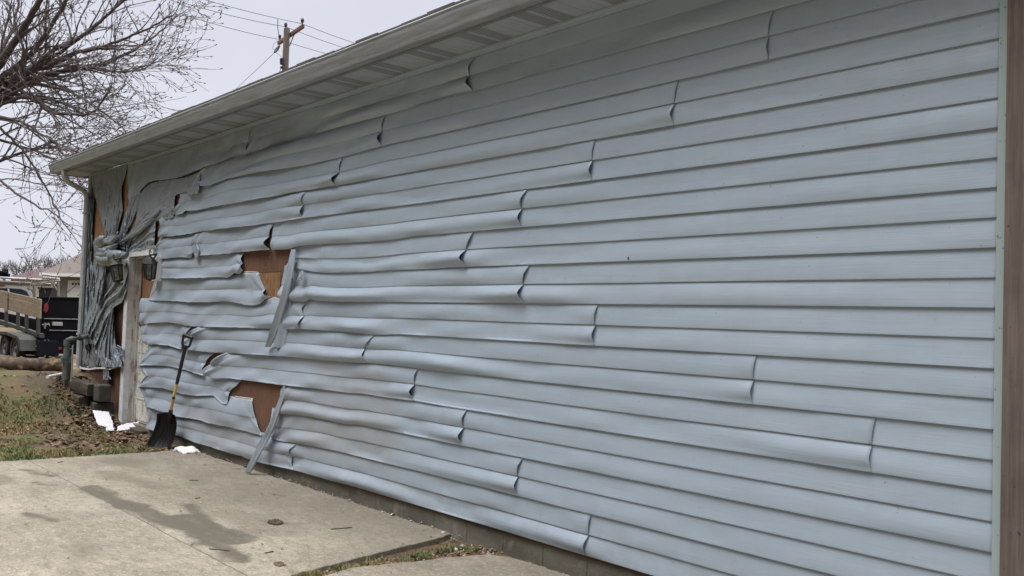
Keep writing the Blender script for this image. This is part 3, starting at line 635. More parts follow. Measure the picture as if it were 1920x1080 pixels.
# long drape from the knot to the ground
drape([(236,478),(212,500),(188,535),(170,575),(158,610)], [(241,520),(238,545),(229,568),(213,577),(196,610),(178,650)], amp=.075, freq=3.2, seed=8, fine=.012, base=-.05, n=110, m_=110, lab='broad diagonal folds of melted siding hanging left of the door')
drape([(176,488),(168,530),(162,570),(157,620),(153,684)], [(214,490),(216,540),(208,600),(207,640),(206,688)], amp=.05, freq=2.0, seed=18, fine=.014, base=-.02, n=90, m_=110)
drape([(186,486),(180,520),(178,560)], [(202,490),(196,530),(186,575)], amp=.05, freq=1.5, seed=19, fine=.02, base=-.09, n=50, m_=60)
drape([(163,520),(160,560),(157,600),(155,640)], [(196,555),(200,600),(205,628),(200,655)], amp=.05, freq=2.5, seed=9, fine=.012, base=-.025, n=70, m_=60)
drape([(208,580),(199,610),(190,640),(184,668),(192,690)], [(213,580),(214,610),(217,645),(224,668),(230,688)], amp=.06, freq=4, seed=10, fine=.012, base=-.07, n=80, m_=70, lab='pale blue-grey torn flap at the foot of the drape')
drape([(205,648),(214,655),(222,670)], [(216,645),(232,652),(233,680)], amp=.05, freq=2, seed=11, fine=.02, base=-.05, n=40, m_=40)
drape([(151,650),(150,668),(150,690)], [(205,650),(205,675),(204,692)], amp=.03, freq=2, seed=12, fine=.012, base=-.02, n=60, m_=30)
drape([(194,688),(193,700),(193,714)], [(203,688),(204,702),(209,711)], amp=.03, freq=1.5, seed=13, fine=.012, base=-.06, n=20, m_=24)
# hole in the lower sheet, starter strip below it
MB().tube([PL(164, 655, -.052), PL(166, 651, -.06), PL(168, 656, -.052)], [.02, .05, .02], 9).build('burn_hole', M['blackplastic'], B)
rows = []
for dz in (.012, -.012):
    rows.append([(PL(u, v).x, -.10 + .05 * ((u - 188) / 42) ** 2, PL(u, v).z + dz + .006 * nz1(u * .1)) for u, v in ((146,683),(155,687),(168,691),(182,692),(195,690),(206,690),(218,692),(230,686))])
MB().grid(rows).build('starter_strip', M['purewhite'], B, solid=.004)

# door ----------------------------------------------------------------
fr = MB()
fr.box(DX0 - .13, DX0, -.045, .03, -.10, DZ1 + .10); fr.box(DX0, DX1, -.045, .03, DZ1, DZ1 + .10); fr.box(DX1, DX1 + .10, -.040, .03, 1.80, DZ1 + .10)
dcas = fr.build('door_casing', M['white'], B, bevel=.004)
ja = MB().box(DX0 - .02, DX0 + .004, .031, .12, -.09, DZ1 - .003); ja.box(DX0 + .005, DX1, .031, .12, DZ1 - .02, DZ1 - .001)
ja.box(DX0 + .004, DX0 + .03, .075, .12, -.09, DZ1 - .03)
ja.build('door_jamb', M['jamb'], B, bevel=.003)
dslab = MB().box(DX0 + .032, DX1 + .25, .105, .145, -.05, DZ1 - .022).build('door', M['peel'], B, bevel=.003)
wx0 = PL(265, 560, .1).x; wx1 = DX1 + .1
zt_, zb_ = PL(268, 498, .1).z, PL(268, 612, .1).z
dw = MB()
dw.box(wx0, wx0 + .035, .088, .104, zb_, zt_); dw.box(wx0 + .036, wx1, .088, .104, zt_ - .03, zt_); dw.box(wx0 + .036, wx1, .088, .104, zb_, zb_ + .03)
dwo = dw.build('window_frame', M['redwood'], dslab)
MB().box(wx0 + .036, wx1, .094, .103, zb_ + .031, zt_ - .031).build('window_board', M['osb'], dslab)
dp = MB()
zz = -.02
for i, hgt in enumerate((.26, .03, .20, .17, .19, .17)):
    if i == 1: zz += hgt; continue
    if i == 0: dp.box(DX0 + .10, DX1 + .1, .096, .104, zz, zz + hgt)
    else: dp.box(DX0 + .05, DX1 + .1, .097 - .002 * (i % 2), .104, zz + .004, zz + hgt - .004)
    zz += hgt
dp.box(DX0 + .045, DX0 + .098, .092, .104, -.045, .26); dp.box(DX0 + .045, DX1 + .1, .090, .104, .242, .268)
dp.build('door_panel', M['peel'], dslab, bevel=.003)
MB().box(DX0 - .02, DX1 + .02, -.05, .15, -.145, -.095).build('door_sill', M['oldtimber'], B, bevel=.01)

# torn strips hanging from the holes
def strip(path, width, y_, lab, tw=0, seed=0):
    P = [PL(u, v, yy) for (u, v), yy in zip(path, y_)]; n = 60; m_ = 13; rows = []
    Ls = [i / (len(P)-1) for i in range(len(P))]
    def crv(t):
        q = t * (len(P)-1); i = min(int(q), len(P)-2); f_ = q - i; a, b, c, d = P[max(i-1, 0)], P[i], P[i+1], P[min(i+2, len(P)-1)]
        return .5 * ((2*b) + (c-a) * f_ + (2*a - 5*b + 4*c - d) * f_**2 + (3*b - a - 3*c + d) * f_**3)
    for i in range(n):
        t = i / (n-1); c_ = crv(t); w_ = lin(t, Ls, width) * (.84 + .1 * nz1(t * 4, seed)); row = []
        for j in range(m_):
            a = (j / (m_-1) - .5); v_ = abs(a) * 2; cr = .28 if (a > -.12) else .0
            tear = .016 * nz1(j * .9, seed, 3) * (1 if i in (0, n-1) else 0)
            row.append((c_.x + a * w_, c_.y + w_ * (.32 * v_ ** 1.6 - .16 * exp(-((a + .14 + .1 * nz1(t * 2, seed)) / .07) ** 2) + .10 * exp(-((a - .2) / .09) ** 2)) + .004 * nz1(i * .1, j * .5, seed + 1), c_.z + tear))
        rows.append(row)
    o = MB().grid(rows).build('torn_siding_strip', M['siding'], B, smooth=60, solid=.002); o['label'] = lab; return o
strip([(548,468),(541,505),(534,540),(522,580),(508,625),(499,650)], [.07, .11, .12, .13, .13, .10], [-.06, -.09, -.10, -.10, -.10, -.09], 'torn folded strip hanging from the upper hole', seed=1)
strip([(541,520),(535,560),(528,600),(520,652)], [.10, .14, .17, .20], [-.05, -.06, -.06, -.055], 'flat torn strip behind the folded one', seed=5)
strip([(533,722),(525,748),(515,775),(505,800),(494,822),(478,852),(461,886)], [.04, .07, .09, .11, .12, .12, .10], [-.03, -.05, -.08, -.10, -.12, -.16, -.20], 'torn strip hanging from the lower hole down to the slab', seed=9)
strip([(512,765),(508,790),(500,815),(488,835)], [.04, .05, .06, .05], [-.02, -.05, -.08, -.10], 'narrow pale sliver beside the lower strip', seed=12)
# hanging rag of vinyl by the upper hole and by the shovel
drape([(563,508),(560,518),(555,530)], [(569,507),(570,520),(562,527)], amp=.02, freq=1, seed=31, base=-.05, fine=.004, n=14, m_=16, mat='siding')

# little wasp marks / dead bug on the siding
bug = MB(); bp = PL(1178, 484, -.022); bug.tube([bp + Vector((-.006, 0, -.004)), bp, bp + Vector((.005, 0, .006))], [.001, .003, .001], 6)
for a in range(6): bug.tube([bp, bp + Vector((.011 * cos(a * 1.05 + .4), -.002, .011 * sin(a * 1.05 + .4)))], .0007, 4)
tag(bug.build('insect', M['iron']), 'tiny dead insect stuck on the clean grey siding', 'insect')

# wooden post at the right edge of the wall
tag(MB().box(-1.655, -1.40, -.07, .10, -.35, 3.334).build('wooden_post', M['post'], bevel=.004), 'weathered brown wooden post standing at the right end of the wall', 'post')

# ---------------------------------------------------------------- wall lanterns
def lantern(u, v, ub, vb, tilt, label):
    b = PL(ub, vb, -.03)
    t = thing('wall_lantern', b, label, 'lantern')
    MB().box(b.x - .085, b.x + .085, -.115, -.015, b.z - .15, b.z + .15).build('mounting_block', M['purewhite'], t, bevel=.004)
    c = Vector((b.x - .0, -.26, PL(u, v, -.26).z)); c.x = PL(u, v, -.26).x
    Mx = Matrix.Translation(c) @ Matrix.Rotation(tilt, 4, 'Y') @ Matrix.Rotation(.12, 4, 'X')
    cage = MB(); g_ = MB(); n = 6; H = .108; r0, r1 = .056, .076
    ring = lambda r, z, off=0: [Mx @ Vector((r * cos(2*pi*k/n + off), r * sin(2*pi*k/n + off), z)) for k in range(n)]
    lo, hi = ring(r0, -H), ring(r1, H * .75)
    for k in range(n):
        k2 = (k + 1) % n
        cage.tube([lo[k], hi[k]], .009, 5); cage.tube([lo[k], lo[k2]], .009, 5); cage.tube([hi[k], hi[k2]], .010, 5)
    i0, i1 = ring(r0 * .9, -H * .97), ring(r1 * .9, H * .74)
    g_.add(i0 + i1, [(k, (k+1) % n, (k+1) % n + n, k + n) for k in range(n)])
    # roof cap, finial ring, bracket
    c0, c1, c2 = ring(r1 * 1.25, H * .78), ring(r1 * .75, H * 1.15), ring(.018, H * 1.45)
    cage.add(c0 + c1 + c2, [(k, (k+1) % n, (k+1) % n + n, k + n) for k in range(n)] + [(k+n, (k+1) % n + n, (k+1) % n + 2*n, k + 2*n) for k in range(n)] + [tuple(range(n))[::-1]])
    cage.tube([Mx @ Vector((.0, 0, H * 1.4)), Mx @ Vector((0, 0, H * 1.7))], .010, 6)
    cage.tube([Mx @ Vector((.028 * cos(a_ * .6), 0, H * 1.9 + .028 * sin(a_ * .6))) for a_ in range(10)], .006, 5)
    cage.tube([Mx @ Vector((0, 0, H * 1.55)), Mx @ Vector((0.02, .07, H * 1.7)), (b.x, -.12, b.z + .08), (b.x, -.07, b.z + .03)], .011, 6)
    cage.tube([(b.x, -.08, b.z - .08), (b.x, -.08, b.z + .08)], [.03, .03], 10)
    lo_ = ring(r0 * .8, -H * 1.02); lo2 = ring(.012, -H * 1.3)
    cage.add(lo_ + lo2, [(k, (k+1) % n, (k+1) % n + n, k + n) for k in range(n)] + [tuple(range(n, 2*n))])
    cage.build('lantern_cage', M['iron'], t); g_.build('glass', M['lampglass'], t)
lantern(281, 505, 297, 504, .25, 'blackened lantern on a white block at the right of the door')
lantern(219, 511, 236, 509, -.3, 'blackened lantern hanging askew in the melted drape left of the door')

# ---------------------------------------------------------------- snow shovel
sv = thing('snow_shovel', GR(305, 832), 'black snow shovel with a wooden shaft leaning on the siding', 'shovel')
foot = PL(305, 829, -.20); foot.z = -.135; head = PL(350, 640, -.13)
ax = (head - foot).normalized(); LL = (head - foot).length
side = Vector((.80, .60, 0)); side = (side - ax * side.dot(ax)).normalized(); nrm = ax.cross(side).normalized()
if nrm.y > 0: nrm = -nrm       # towards the viewer side
F_ = lambda a, s_, n_: foot + ax * a + side * s_ + nrm * n_
bl = .40
pA = F_(bl - .03, 0, -.02)
MB().tube([F_(bl, 0, 0), F_(LL - .50, 0, 0)], .017, 12).build('shaft', M['ashwood'], sv, smooth=60)
MB().tube([F_(LL - .68, 0, 0), F_(LL - .655, 0, 0)], .0185, 12).build('shaft_band', M['blackplastic'], sv, smooth=60)
MB().tube([F_(LL - .645, 0, 0), F_(LL - .505, 0, 0)], .0178, 12).build('label_band', M['tan'], sv, smooth=60)
MB().tube([F_(LL - .50, 0, 0), F_(LL - .12, 0, 0), F_(LL - .05, -.0, 0)], [.019, .020, .022], 12).build('grip_sleeve', M['blackplastic'], sv, smooth=60)
gd = MB(); gd.tube([F_(LL - .10, 0, 0), F_(LL - .04, -.045, 0), F_(LL + .06, -.055, 0)], .014, 8); gd.tube([F_(LL - .10, 0, 0), F_(LL - .04, .045, 0), F_(LL + .06, .055, 0)], .014, 8); gd.tube([F_(LL + .06, -.06, 0), F_(LL + .06, .06, 0)], .017, 10)
gd.build('grip', M['blackplastic'], sv, smooth=60)
# scoop: curved blade, ribs
rows = []; nb = 26
for i in range(nb + 1):
    t = i / nb; row = []
    for j in range(25):
        s_ = j / 24 - .5; wv = .122 + .02 * t
        a_ = bl * (1 - t) - .03 + .035 * (1 - (2*s_) ** 2) * (1 - t)
        n_ = -.055 * (1 - (2 * t - .9) ** 2) + .07 * (abs(2*s_) ** 4) + .045 * t * t
        n_ += .004 * cos(s_ * 2 * pi * 6) * sstep(.35, .6, t)
        row.append(F_(a_, s_ * 2 * wv, n_))
    rows.append(row)
MB().grid(rows).build('blade', M['blackplastic'], sv, smooth=40, solid=.005)
MB().tube([F_(bl - .12, 0, -.045), F_(bl - .02, 0, -.01), F_(bl + .05, 0, 0)], [.03, .028, .021], 10).build('socket', M['blackplastic'], sv, smooth=60)

# ---------------------------------------------------------------- paper and rags
def sheet(px, z0, label, cat, seed, fold=.03, n=16, name='paper_sheet'):
    c_ = [GR(u, v, z0) for u, v in px]; rows = []
    for i in range(n):
        t = i / (n-1); row = []
        for j in range(n):
            s_ = j / (n-1); p = (c_[0].lerp(c_[1], s_)).lerp(c_[3].lerp(c_[2], s_), t)
            zz_ = max(gh(p.x, p.y), -.13 if p.x > -10.2 else -9) + .018 + fold * (abs(nz1(p.x * 4, p.y * 4, seed)) * 1.5 + .5 * s_ * (1 - t)) 
            p = Vector((p.x + .01 * nz1(i * .6, j * .6, seed), p.y + .012 * nz1(i * .5, j * .7, seed + 4), zz_)); row.append(p)
        rows.append(row)
    o = MB().grid(rows).build(name, M['paper'], smooth=60, solid=.002); tag(o, label, cat); return o
def standing(px, label, seed, name='paper_sheet'):     # sheet propped up against the debris: px corners with y depth
    c_ = [PL(u, v, y) for u, v, y in px]; rows = []; n = 18
    for i in range(n):
        t = i / (n-1); row = []
        for j in range(n):
            s_ = j / (n-1); p = (c_[0].lerp(c_[1], s_)).lerp(c_[3].lerp(c_[2], s_), t)
            e_ = 1 if (i in (0, n-1) or j in (0, n-1)) else 0
            p = p + Vector((.012 * nz1(i, j, seed) * e_, .03 * nz1(i * .2, j * .2, seed) + 0, .018 * nz1(i * 1.3, j * 1.3, seed + 2) * e_)); row.append(p)
        rows.append(row)
    return tag(MB().grid(rows).build(name, M['paper'], smooth=60, solid=.002), label, 'paper')
def clear(u, v, lift):       # nearest spot along the sight line that lies `lift` above the soil
    for q in range(400):
        y_ = .3 - q * .006; p_ = PL(u, v, y_)
        if p_.z > gh(p_.x, p_.y) + lift: return (u, v, y_)
    return (u, v, -.5)
standing([clear(174, 769, .09), clear(206, 773, .10), clear(213, 806, .02), clear(184, 797, .02)], 'large torn white paper propped up on dead leaves', 1)
standing([clear(262, 790, .06), clear(263, 803, .02), clear(216, 808, .015), clear(228, 796, .04)], 'long white paper strip lying at the foot of the door', 2)
standing([clear(198, 800, .03), clear(213, 799, .03), clear(215, 808, .015), clear(200, 809, .015)], 'small crumpled white paper between the two larger ones', 3)
rg = MB(); rows = []; rc = GR(352, 846)
for i in range(18):
    t = i / 17; row = []
    for j in range(26):
        s_ = j / 25
        a = (s_ - .5) * .33; b = (t - .5) * .20
        rr_ = 1 - min(1, ((2*s_-1) ** 4 + (2*t-1) ** 4)); zz_ = -.126 + .055 * rr_ ** .5 * (.55 + .9 * abs(nz1(a * 9, b * 9, 3))) 
        wv_ = 1 + .25 * nz1(i * .4, j * .3, 9)
        row.append((rc.x + a * wv_ + .02, rc.y + b * wv_ - .02, zz_))
    rows.append(row)
tag(rg.grid(rows).build('rag', M['purewhite'], smooth=60, solid=.003), 'crumpled white rag on the slab corner by the shovel', 'rag')
tag(MB().tube([GR(89, 711, .44) + Vector((0, 0, .03)), GR(114, 706, .44) + Vector((0, 0, .03))], .022, 8).build('white_stick', M['purewhite']), 'short white stick lying on the bank by the pipe', 'stick')

# ---------------------------------------------------------------- timbers, blocks, log, pipe by the corner
def beam(a, b, w_, h_, name, mat, label, cat, group=None, rough=.012, seed=0):
    a, b = Vector(a), Vector(b); d = (b - a); L = d.length; d.normalize(); s_ = d.cross(Vector((0, 0, 1))).normalized(); u_ = s_.cross(d)
    n = max(4, int(L / .05)); mb = MB(); o = 0; m_ = 12
    for i in range(n + 1):
        p = a + d * L * i / n
        for k in range(m_):
            th = 2*pi*k/m_ + pi/m_; cx, cz = max(-1, min(1, cos(th) * 1.3)), max(-1, min(1, sin(th) * 1.3))
            q = 1 + .12 * nz1(i * .2, k * 1.1, seed) + .05 * nz1(i * 1.1, k * 2.3, seed)
            mb.v.append(p + s_ * (cx * w_/2 * q) + u_ * (cz * h_/2 * q) + d * (.02 * nz1(k, seed, i) if i in (0, n) else 0))
    for i in range(n):
        for k in range(m_): mb.f.append((i*m_+k, i*m_+(k+1) % m_, (i+1)*m_+(k+1) % m_, (i+1)*m_+k))
    mb.f.append(tuple(range(m_))[::-1]); mb.f.append(tuple(n*m_+k for k in range(m_)))
    return tag(mb.build(name, M[mat], smooth=40), label, cat, group)
TB = 'timbers and blocks stacked below the melted drape'
beam((-14.45, -.50, .40), (-12.95, -.28, .32), .17, .16, 'timber', 'oldtimber', 'top rotting timber of the stack under the melted drape', 'timber', TB, seed=1)
beam((-14.3, -.58, .25), (-13.05, -.36, .16), .16, .14, 'timber', 'oldtimber', 'lower splintered timber under the top rotting one', 'timber', TB, seed=2)
def blk(x, y, z, sx, sy, sz, rz, label, mat='block'):
    mb = MB(); mb.box(-sx/2, sx/2, -sy/2, sy/2, -sz/2, sz/2, Matrix.Translation((x, y, z)) @ Matrix.Rotation(rz, 4, 'Z'))
    return tag(mb.build('stone_block', M['darkblock'], bevel=.02), label, 'block', TB)
blk(-12.86, -.20, .29, .20, .17, .22, .05, 'dark square block beside the door casing, end of the timber'); blk(-13.02, -.16, .06, .40, .26, .21, -.1, 'wide dark block lowest, half sunk among dead leaves')
# log
lg = MB(); L0, L1 = GR(-90, 684, .50), GR(121, 690, .50) ; d = (L1 - L0)
P = [L0 + d * i / 30 + Vector((0, 0, .02 + .02 * nz1(i * .3))) for i in range(31)]
lg.tube(P, [.10 + .035 * nz1(i * .4, 5) + .015 * nz1(i * 1.3, 9) for i in range(31)], 14); lo = lg.build('log', M['log'], smooth=35)
for v_ in lo.data.vertices: v_.co += Vector((0, .02 * nz1(v_.co.x * 3, v_.co.y * 3, v_.co.z * 22), .06 * nz1(v_.co.x * 2.5, v_.co.z * 20, v_.co.y * 20)))
tag(lo, 'long split rotting log lying on the crest of the grass bank', 'log')
# standpipe
pp = thing('gas_pipe', PL(122, 712, -.55), 'grey-green standpipe with a bend into the wall beside the log', 'pipe')
pb = PL(122, 712, -.55); ptp = PL(124, 634, -.55)
MB().tube([pb, (pb.x, -.55, ptp.z - .06), (pb.x + .012, -.54, ptp.z - .02), (pb.x + .05, -.50, ptp.z), (pb.x + .12, -.42, ptp.z + .004), (-14.25, -.03, ptp.z + .0)], .032, 12).build('pipe', M['pipe'], pp, smooth=60)
fi = MB().tube([(pb.x, -.55, ptp.z - .10), (pb.x, -.55, ptp.z - .02)], .042, 12); fi.tube([(pb.x, -.55, .72), (pb.x, -.55, .77)], .044, 12); fi.box(pb.x - .03, pb.x + .03, -.61, -.49, .66, .73)
fi.tube([(pb.x, -.55, .70), (pb.x, -.55, ptp.z - .09)], .034, 12)
fi.build('pipe_fitting', M['pipe'], pp, smooth=40)
MB().tube([(pb.x + .09, -.50, .42), (pb.x + .09, -.50, .90)], .008, 6).build('ground_wire', M['downspout'], pp)
# stub post and meter bits behind the pipe
tag(MB().box(-13.62, -13.50, -.50, -.40, .30, .84, None).build('wooden_stub_post', M['oldtimber'], bevel=.01), 'dark wooden stub post between the pipe and the downspout', 'post')

# ---------------------------------------------------------------- grass, leaves, stones (stuff)
gb = MB(); rnd = random.Random(3)
def blade(x, y, h_, z=None):
    z = gh(x, y) if z is None else z; a = rnd.random() * 6.28; l_ = h_ * (.3 + .9 * rnd.random()); w_ = .004 + .004 * rnd.random()
    o = len(gb.v); ca, sa = cos(a), sin(a)
    gb.v += [Vector((x - ca * w_, y - sa * w_, z)), Vector((x + ca * w_, y + sa * w_, z)), Vector((x - sa * l_ + ca * .01, y + ca * l_, z + h_))]; gb.f.append((o, o+1, o+2))
cnt = 0
while cnt < 60000:
    x = -10.25 - 6.0 * rnd.random() ** 1.2; y = -.35 - 3.6 * rnd.random()
    dens = sstep(-.7, -1.5, y + .35 * nz1(x, y)) * .85 + .18
    if nz1(x * 1.2, y * 1.2, 4) + .35 * nz1(x * 5, y * 5, 4) < -.30 + .5 * (1 - dens): continue
    if x > -10.30 and rnd.random() < .5: continue
    blade(x, y, .012 + .030 * rnd.random()); cnt += 1
for i in range(4200):    # tufts in the gap between the slabs
    t = rnd.random() ** 1.5; q_ = GR(560 + 330 * t, 1086 - 62 * t, -.15); x = q_.x + rnd.gauss(0, .05); y = q_.y + rnd.gauss(0, .035)
    if nz1(x * 9, y * 9) < -.02: continue
    blade(x, y, .010 + .022 * rnd.random() * (1.5 - t), -.16)
gb.build('grass', M['grass'], kind='stuff')
lf = MB()
def leaf(x, y, z, s_):
    a = rnd.random() * 6.28; o = len(lf.v); u_ = Vector((cos(a), sin(a), .5 * rnd.random() - .1)) * s_; v_ = Vector((-sin(a), cos(a), .7 * rnd.random() - .2)) * s_ * .6; c_ = Vector((x, y, z + s_ * .35))
    lf.v += [c_ - u_, c_ - v_ + u_ * .1, c_ + u_, c_ + v_ * .9 - Vector((0, 0, -.3 * s_))]; lf.f += [(o, o+1, o+2), (o, o+2, o+3)]
for i in range(2600):
    r_ = rnd.random()
    if r_ < .55: x = -13.9 + 2.6 * rnd.random(); y = -.10 - .5 * rnd.random() ** 1.5
    elif r_ < .8: x = -12.6 + 2.3 * rnd.random(); y = -.1 - 1.1 * rnd.random()
    else: x = -10.2 - 4 * rnd.random(); y = -.3 - 3 * rnd.random()
    leaf(x, y, gh(x, y), .012 + .03 * rnd.random())
for i in range(700):
    t = rnd.random(); q_ = GR(560 + 420 * t, 1086 - 68 * t, -.15); leaf(q_.x + rnd.gauss(0, .06), q_.y + rnd.gauss(0, .05), -.158, .005 + .013 * rnd.random())
for i in range(130): leaf(-10.2 + 5 * rnd.random(), -.1 - 2.6 * rnd.random() ** 1.5, -.129, .004 + .014 * rnd.random() ** 2)
lf.build('dead_leaves', M['leaf'], kind='stuff')
sn = MB()
def stone(x, y, z, r_):
    o = len(sn.v); q = [Vector((1, 0, 0)), Vector((-1, 0, 0)), Vector((0, 1, 0)), Vector((0, -1, 0)), Vector((0, 0, 1)), Vector((0, 0, -1))]
    R_ = Matrix.Rotation(rnd.random() * 6, 3, 'Z') @ Matrix.Rotation(rnd.random() * 3, 3, 'X')
    sn.v += [Vector((x, y, z + r_ * .2)) + (R_ @ p) * r_ * (.6 + .7 * rnd.random()) * (1 if abs(p.z) < .5 else .6) for p in q]
    sn.f += [(o+a, o+b, o+c_) for a, b, c_ in ((0,2,4),(2,1,4),(1,3,4),(3,0,4),(2,0,5),(1,2,5),(3,1,5),(0,3,5))]
for i in range(900):
    if i < 330: x = -5.4 + 2.6 * rnd.random(); y = -.03 - .22 * rnd.random() ** 1.5; z = -.155
    elif i < 520: t = rnd.random(); x = -5.15 + .6 * t + rnd.gauss(0, .08); y = -1.6 + 1.3 * t + rnd.gauss(0, .06); z = -.155
    elif i < 700: x = -10 + 4.7 * rnd.random(); y = .004 - .05 * rnd.random(); z = -.13
    else: x = -13.8 + 3.4 * rnd.random(); y = -.1 - .7 * rnd.random() ** 1.4; z = gh(x, y)
    stone(x, y, z, .004 + .011 * rnd.random() ** 2 + (.012 if rnd.random() < .06 else 0))
sn.build('gravel', M['stone'], kind='stuff')
# clods on the slab
def clod(u, v, r_, label, seed, name='dirt_clod', mat='soil', z=-.13):
    c_ = GR(u, v, z); mb = MB(); n = 10; m_ = 16; rows = []
    for i in range(n):
        ph_ = (pi / 2) * i / (n-1); rows.append([(c_.x + r_ * 1.5 * cos(ph_) * cos(2*pi*k/m_) * (1 + .5 * nz1(k * .7, i * .3, seed)), c_.y + r_ * cos(ph_) * sin(2*pi*k/m_) * (1 + .5 * nz1(k * .9, i * .4, seed)), z - .003 + r_ * .45 * sin(ph_) * (1 + .8 * nz1(k * .8, i * .9, seed + 1))) for k in list(range(m_)) + [0]])
    return tag(mb.grid(rows).build(name, M[mat], smooth=60), label, 'debris')
clod(516, 981, .055, 'small mound of dark earth on the slab', 1)
clod(524, 1059, .035, 'curled scrap of paper and leaf at the near slab edge', 2, 'debris_scrap', 'leaf')
clod(270, 984, .022, 'crumb of broken concrete on the dark stain', 3, 'concrete_crumb', 'stone')
clod(384, 872, .020, 'brown curled leaf on the slab before the wall', 4, 'leaf_clump', 'leaf'); clod(8, 834, .05, 'pale crumpled leaf in the lawn at the left edge', 5, 'leaf_clump', 'leaf'); clod(95, 805, .035, 'pale clump of debris at the foot of the bank', 6, 'debris_scrap', 'stone')
tw = MB()
for a, b in (((355,901),(372,902)), ((497,1038),(512,1034)), ((108,868),(118,866)), ((392,1030),(430,1034)), ((620,993),(660,990)), ((365,935),(375,934))): 
    tw.tube([GR(*a) + Vector((0, 0, .004)), (GR(*a) + GR(*b)) / 2 + Vector((.01, .01, .006)), GR(*b) + Vector((0, 0, .004))], .0035, 5)
tw.build('fallen_twigs', M['bark'], kind='stuff')

# ================================================================ BEYOND THE BUILDING
def pf(poly, ext, z=None): return [p for p in poly]
# garage house --------------------------------------------------------
hz = 46.0
hs = thing('neighbour_garage', DP(150, 590, hz), 'sage-green garage with tan hip roof and white garage door behind the trailer', 'house')
a0 = DP(99, 513, hz); rgt = Vector((RX.x, RX.y, 0)).normalized(); fwd = Vector((-rgt.y, rgt.x, 0)) * (1 if (FX.x * -rgt.y + FX.y * rgt.x) > 0 else -1)
Hm = Matrix.Translation((a0.x, a0.y, 0)) @ Matrix(((rgt.x, fwd.x, 0, 0), (rgt.y, fwd.y, 0, 0), (0, 0, 1, 0), (0, 0, 0, 1)))
ez = a0.z
MB().box(.25, 12, 0, 9, -.5, ez - .02, Hm).build('wall', M['housewall'], hs)
rf = MB(); V = [Hm @ Vector(p) for p in ((-.35, -.5, ez), (12.5, -.5, ez), (12.5, 9.5, ez), (-.35, 9.5, ez), (1.6, 4.5, ez + 2.55), (9, 4.5, ez + 2.55))]
rf.add(V, [(0, 1, 5, 4), (1, 2, 5), (2, 3, 4, 5), (3, 0, 4), (3, 2, 1, 0)]); rf.build('roof', M['houseroof'], hs)
MB().box(-.38, 12.5, -.56, -.50, ez - .14, ez + .02, Hm).build('eave_fascia', M['purewhite'], hs)
gdx = .78
MB().box(gdx, gdx + 4.9, -.05, -.003, -.3, ez - .30, Hm).build('garage_door_frame', M['purewhite'], hs)
gd_ = MB()
for r_ in range(5): gd_.box(gdx + .10, gdx + 4.8, -.075, -.052, -.3 + r_ * .53, -.3 + r_ * .53 + .51, Hm)
gdo = gd_.build('garage_door', M['purewhite'], hs, bevel=.01)
for i in range(16): MB().box(gdx + .22 + i * .145, gdx + .31 + i * .145, -.085, -.076, ez - .52, ez - .43, Hm).build('garage_door_window', M['truckglass'], gdo)
MB().box(.0, .12, -.10, -.01, -.2, ez - .02, Hm).build('downpipe', M['purewhite'], hs)
# small sheds --------------------------------------------------------
def shed(u0, u1, vt, Z, mat, roof, label, rise=.9, name='shed', dep=5, over=.3):
    a = DP(u0, vt, Z); b = DP(u1, vt, Z); t = thing(name, (a.x, a.y, 0), label, name)
    w_ = (Vector((b.x, b.y, 0)) - Vector((a.x, a.y, 0))).length
    m_ = Matrix.Translation((a.x, a.y, 0)) @ Matrix(((rgt.x, fwd.x, 0, 0), (rgt.y, fwd.y, 0, 0), (0, 0, 1, 0), (0, 0, 0, 1)))
    MB().box(0, w_, 0, dep, -.6, a.z, m_).build('wall', M[mat], t)
    V = [m_ @ Vector(p) for p in ((-over, -over, a.z), (w_ + over, -over, a.z), (w_ + over, dep + over, a.z), (-over, dep + over, a.z), (-over, dep / 2, a.z + rise), (w_ + over, dep / 2, a.z + rise))]
    MB().add(V, [(0, 1, 5, 4), (2, 3, 4, 5), (0, 4, 3), (1, 2, 5), (3, 2, 1, 0)]).build('roof', M[roof], t)
    return t, m_, a.z
t1, m1, z1 = shed(20, 82, 523, 62, 'cream', 'redroof', 'cream house with a low maroon roof behind the ladder rack', .95, 'house', 9)
t2, m2, z2 = shed(77, 96, 532, 52, 'olive', 'olive', 'small olive-green shed left of the garage', .25, 'shed', 3, .1)
MB().box(.10, .62, -.03, .0, -.4, z2 - .12, m2).build('door', M['cream'], t2)
bn = thing('trash_bin', DP(90, 580, 44), 'dark trash bin standing against the olive shed', 'bin')
bb = DP(90, 556, 44)
mbn = Matrix.Translation((bb.x, bb.y, 0)) @ Matrix(((rgt.x, fwd.x, 0, 0), (rgt.y, fwd.y, 0, 0), (0, 0, 1, 0), (0, 0, 0, 1)))
MB().prism([mbn @ Vector(p) for p in ((-.24, -.3, 1.0), (.24, -.3, 1.0), (.30, -.3, bb.z + .35), (-.30, -.3, bb.z + .35))], fwd * .6).build('bin_body', M['blackplastic'], bn)
MB().box(-.34, .34, -.36, .34, bb.z + .352, bb.z + .43, mbn).build('bin_lid', M['blackplastic'], bn, bevel=.02)

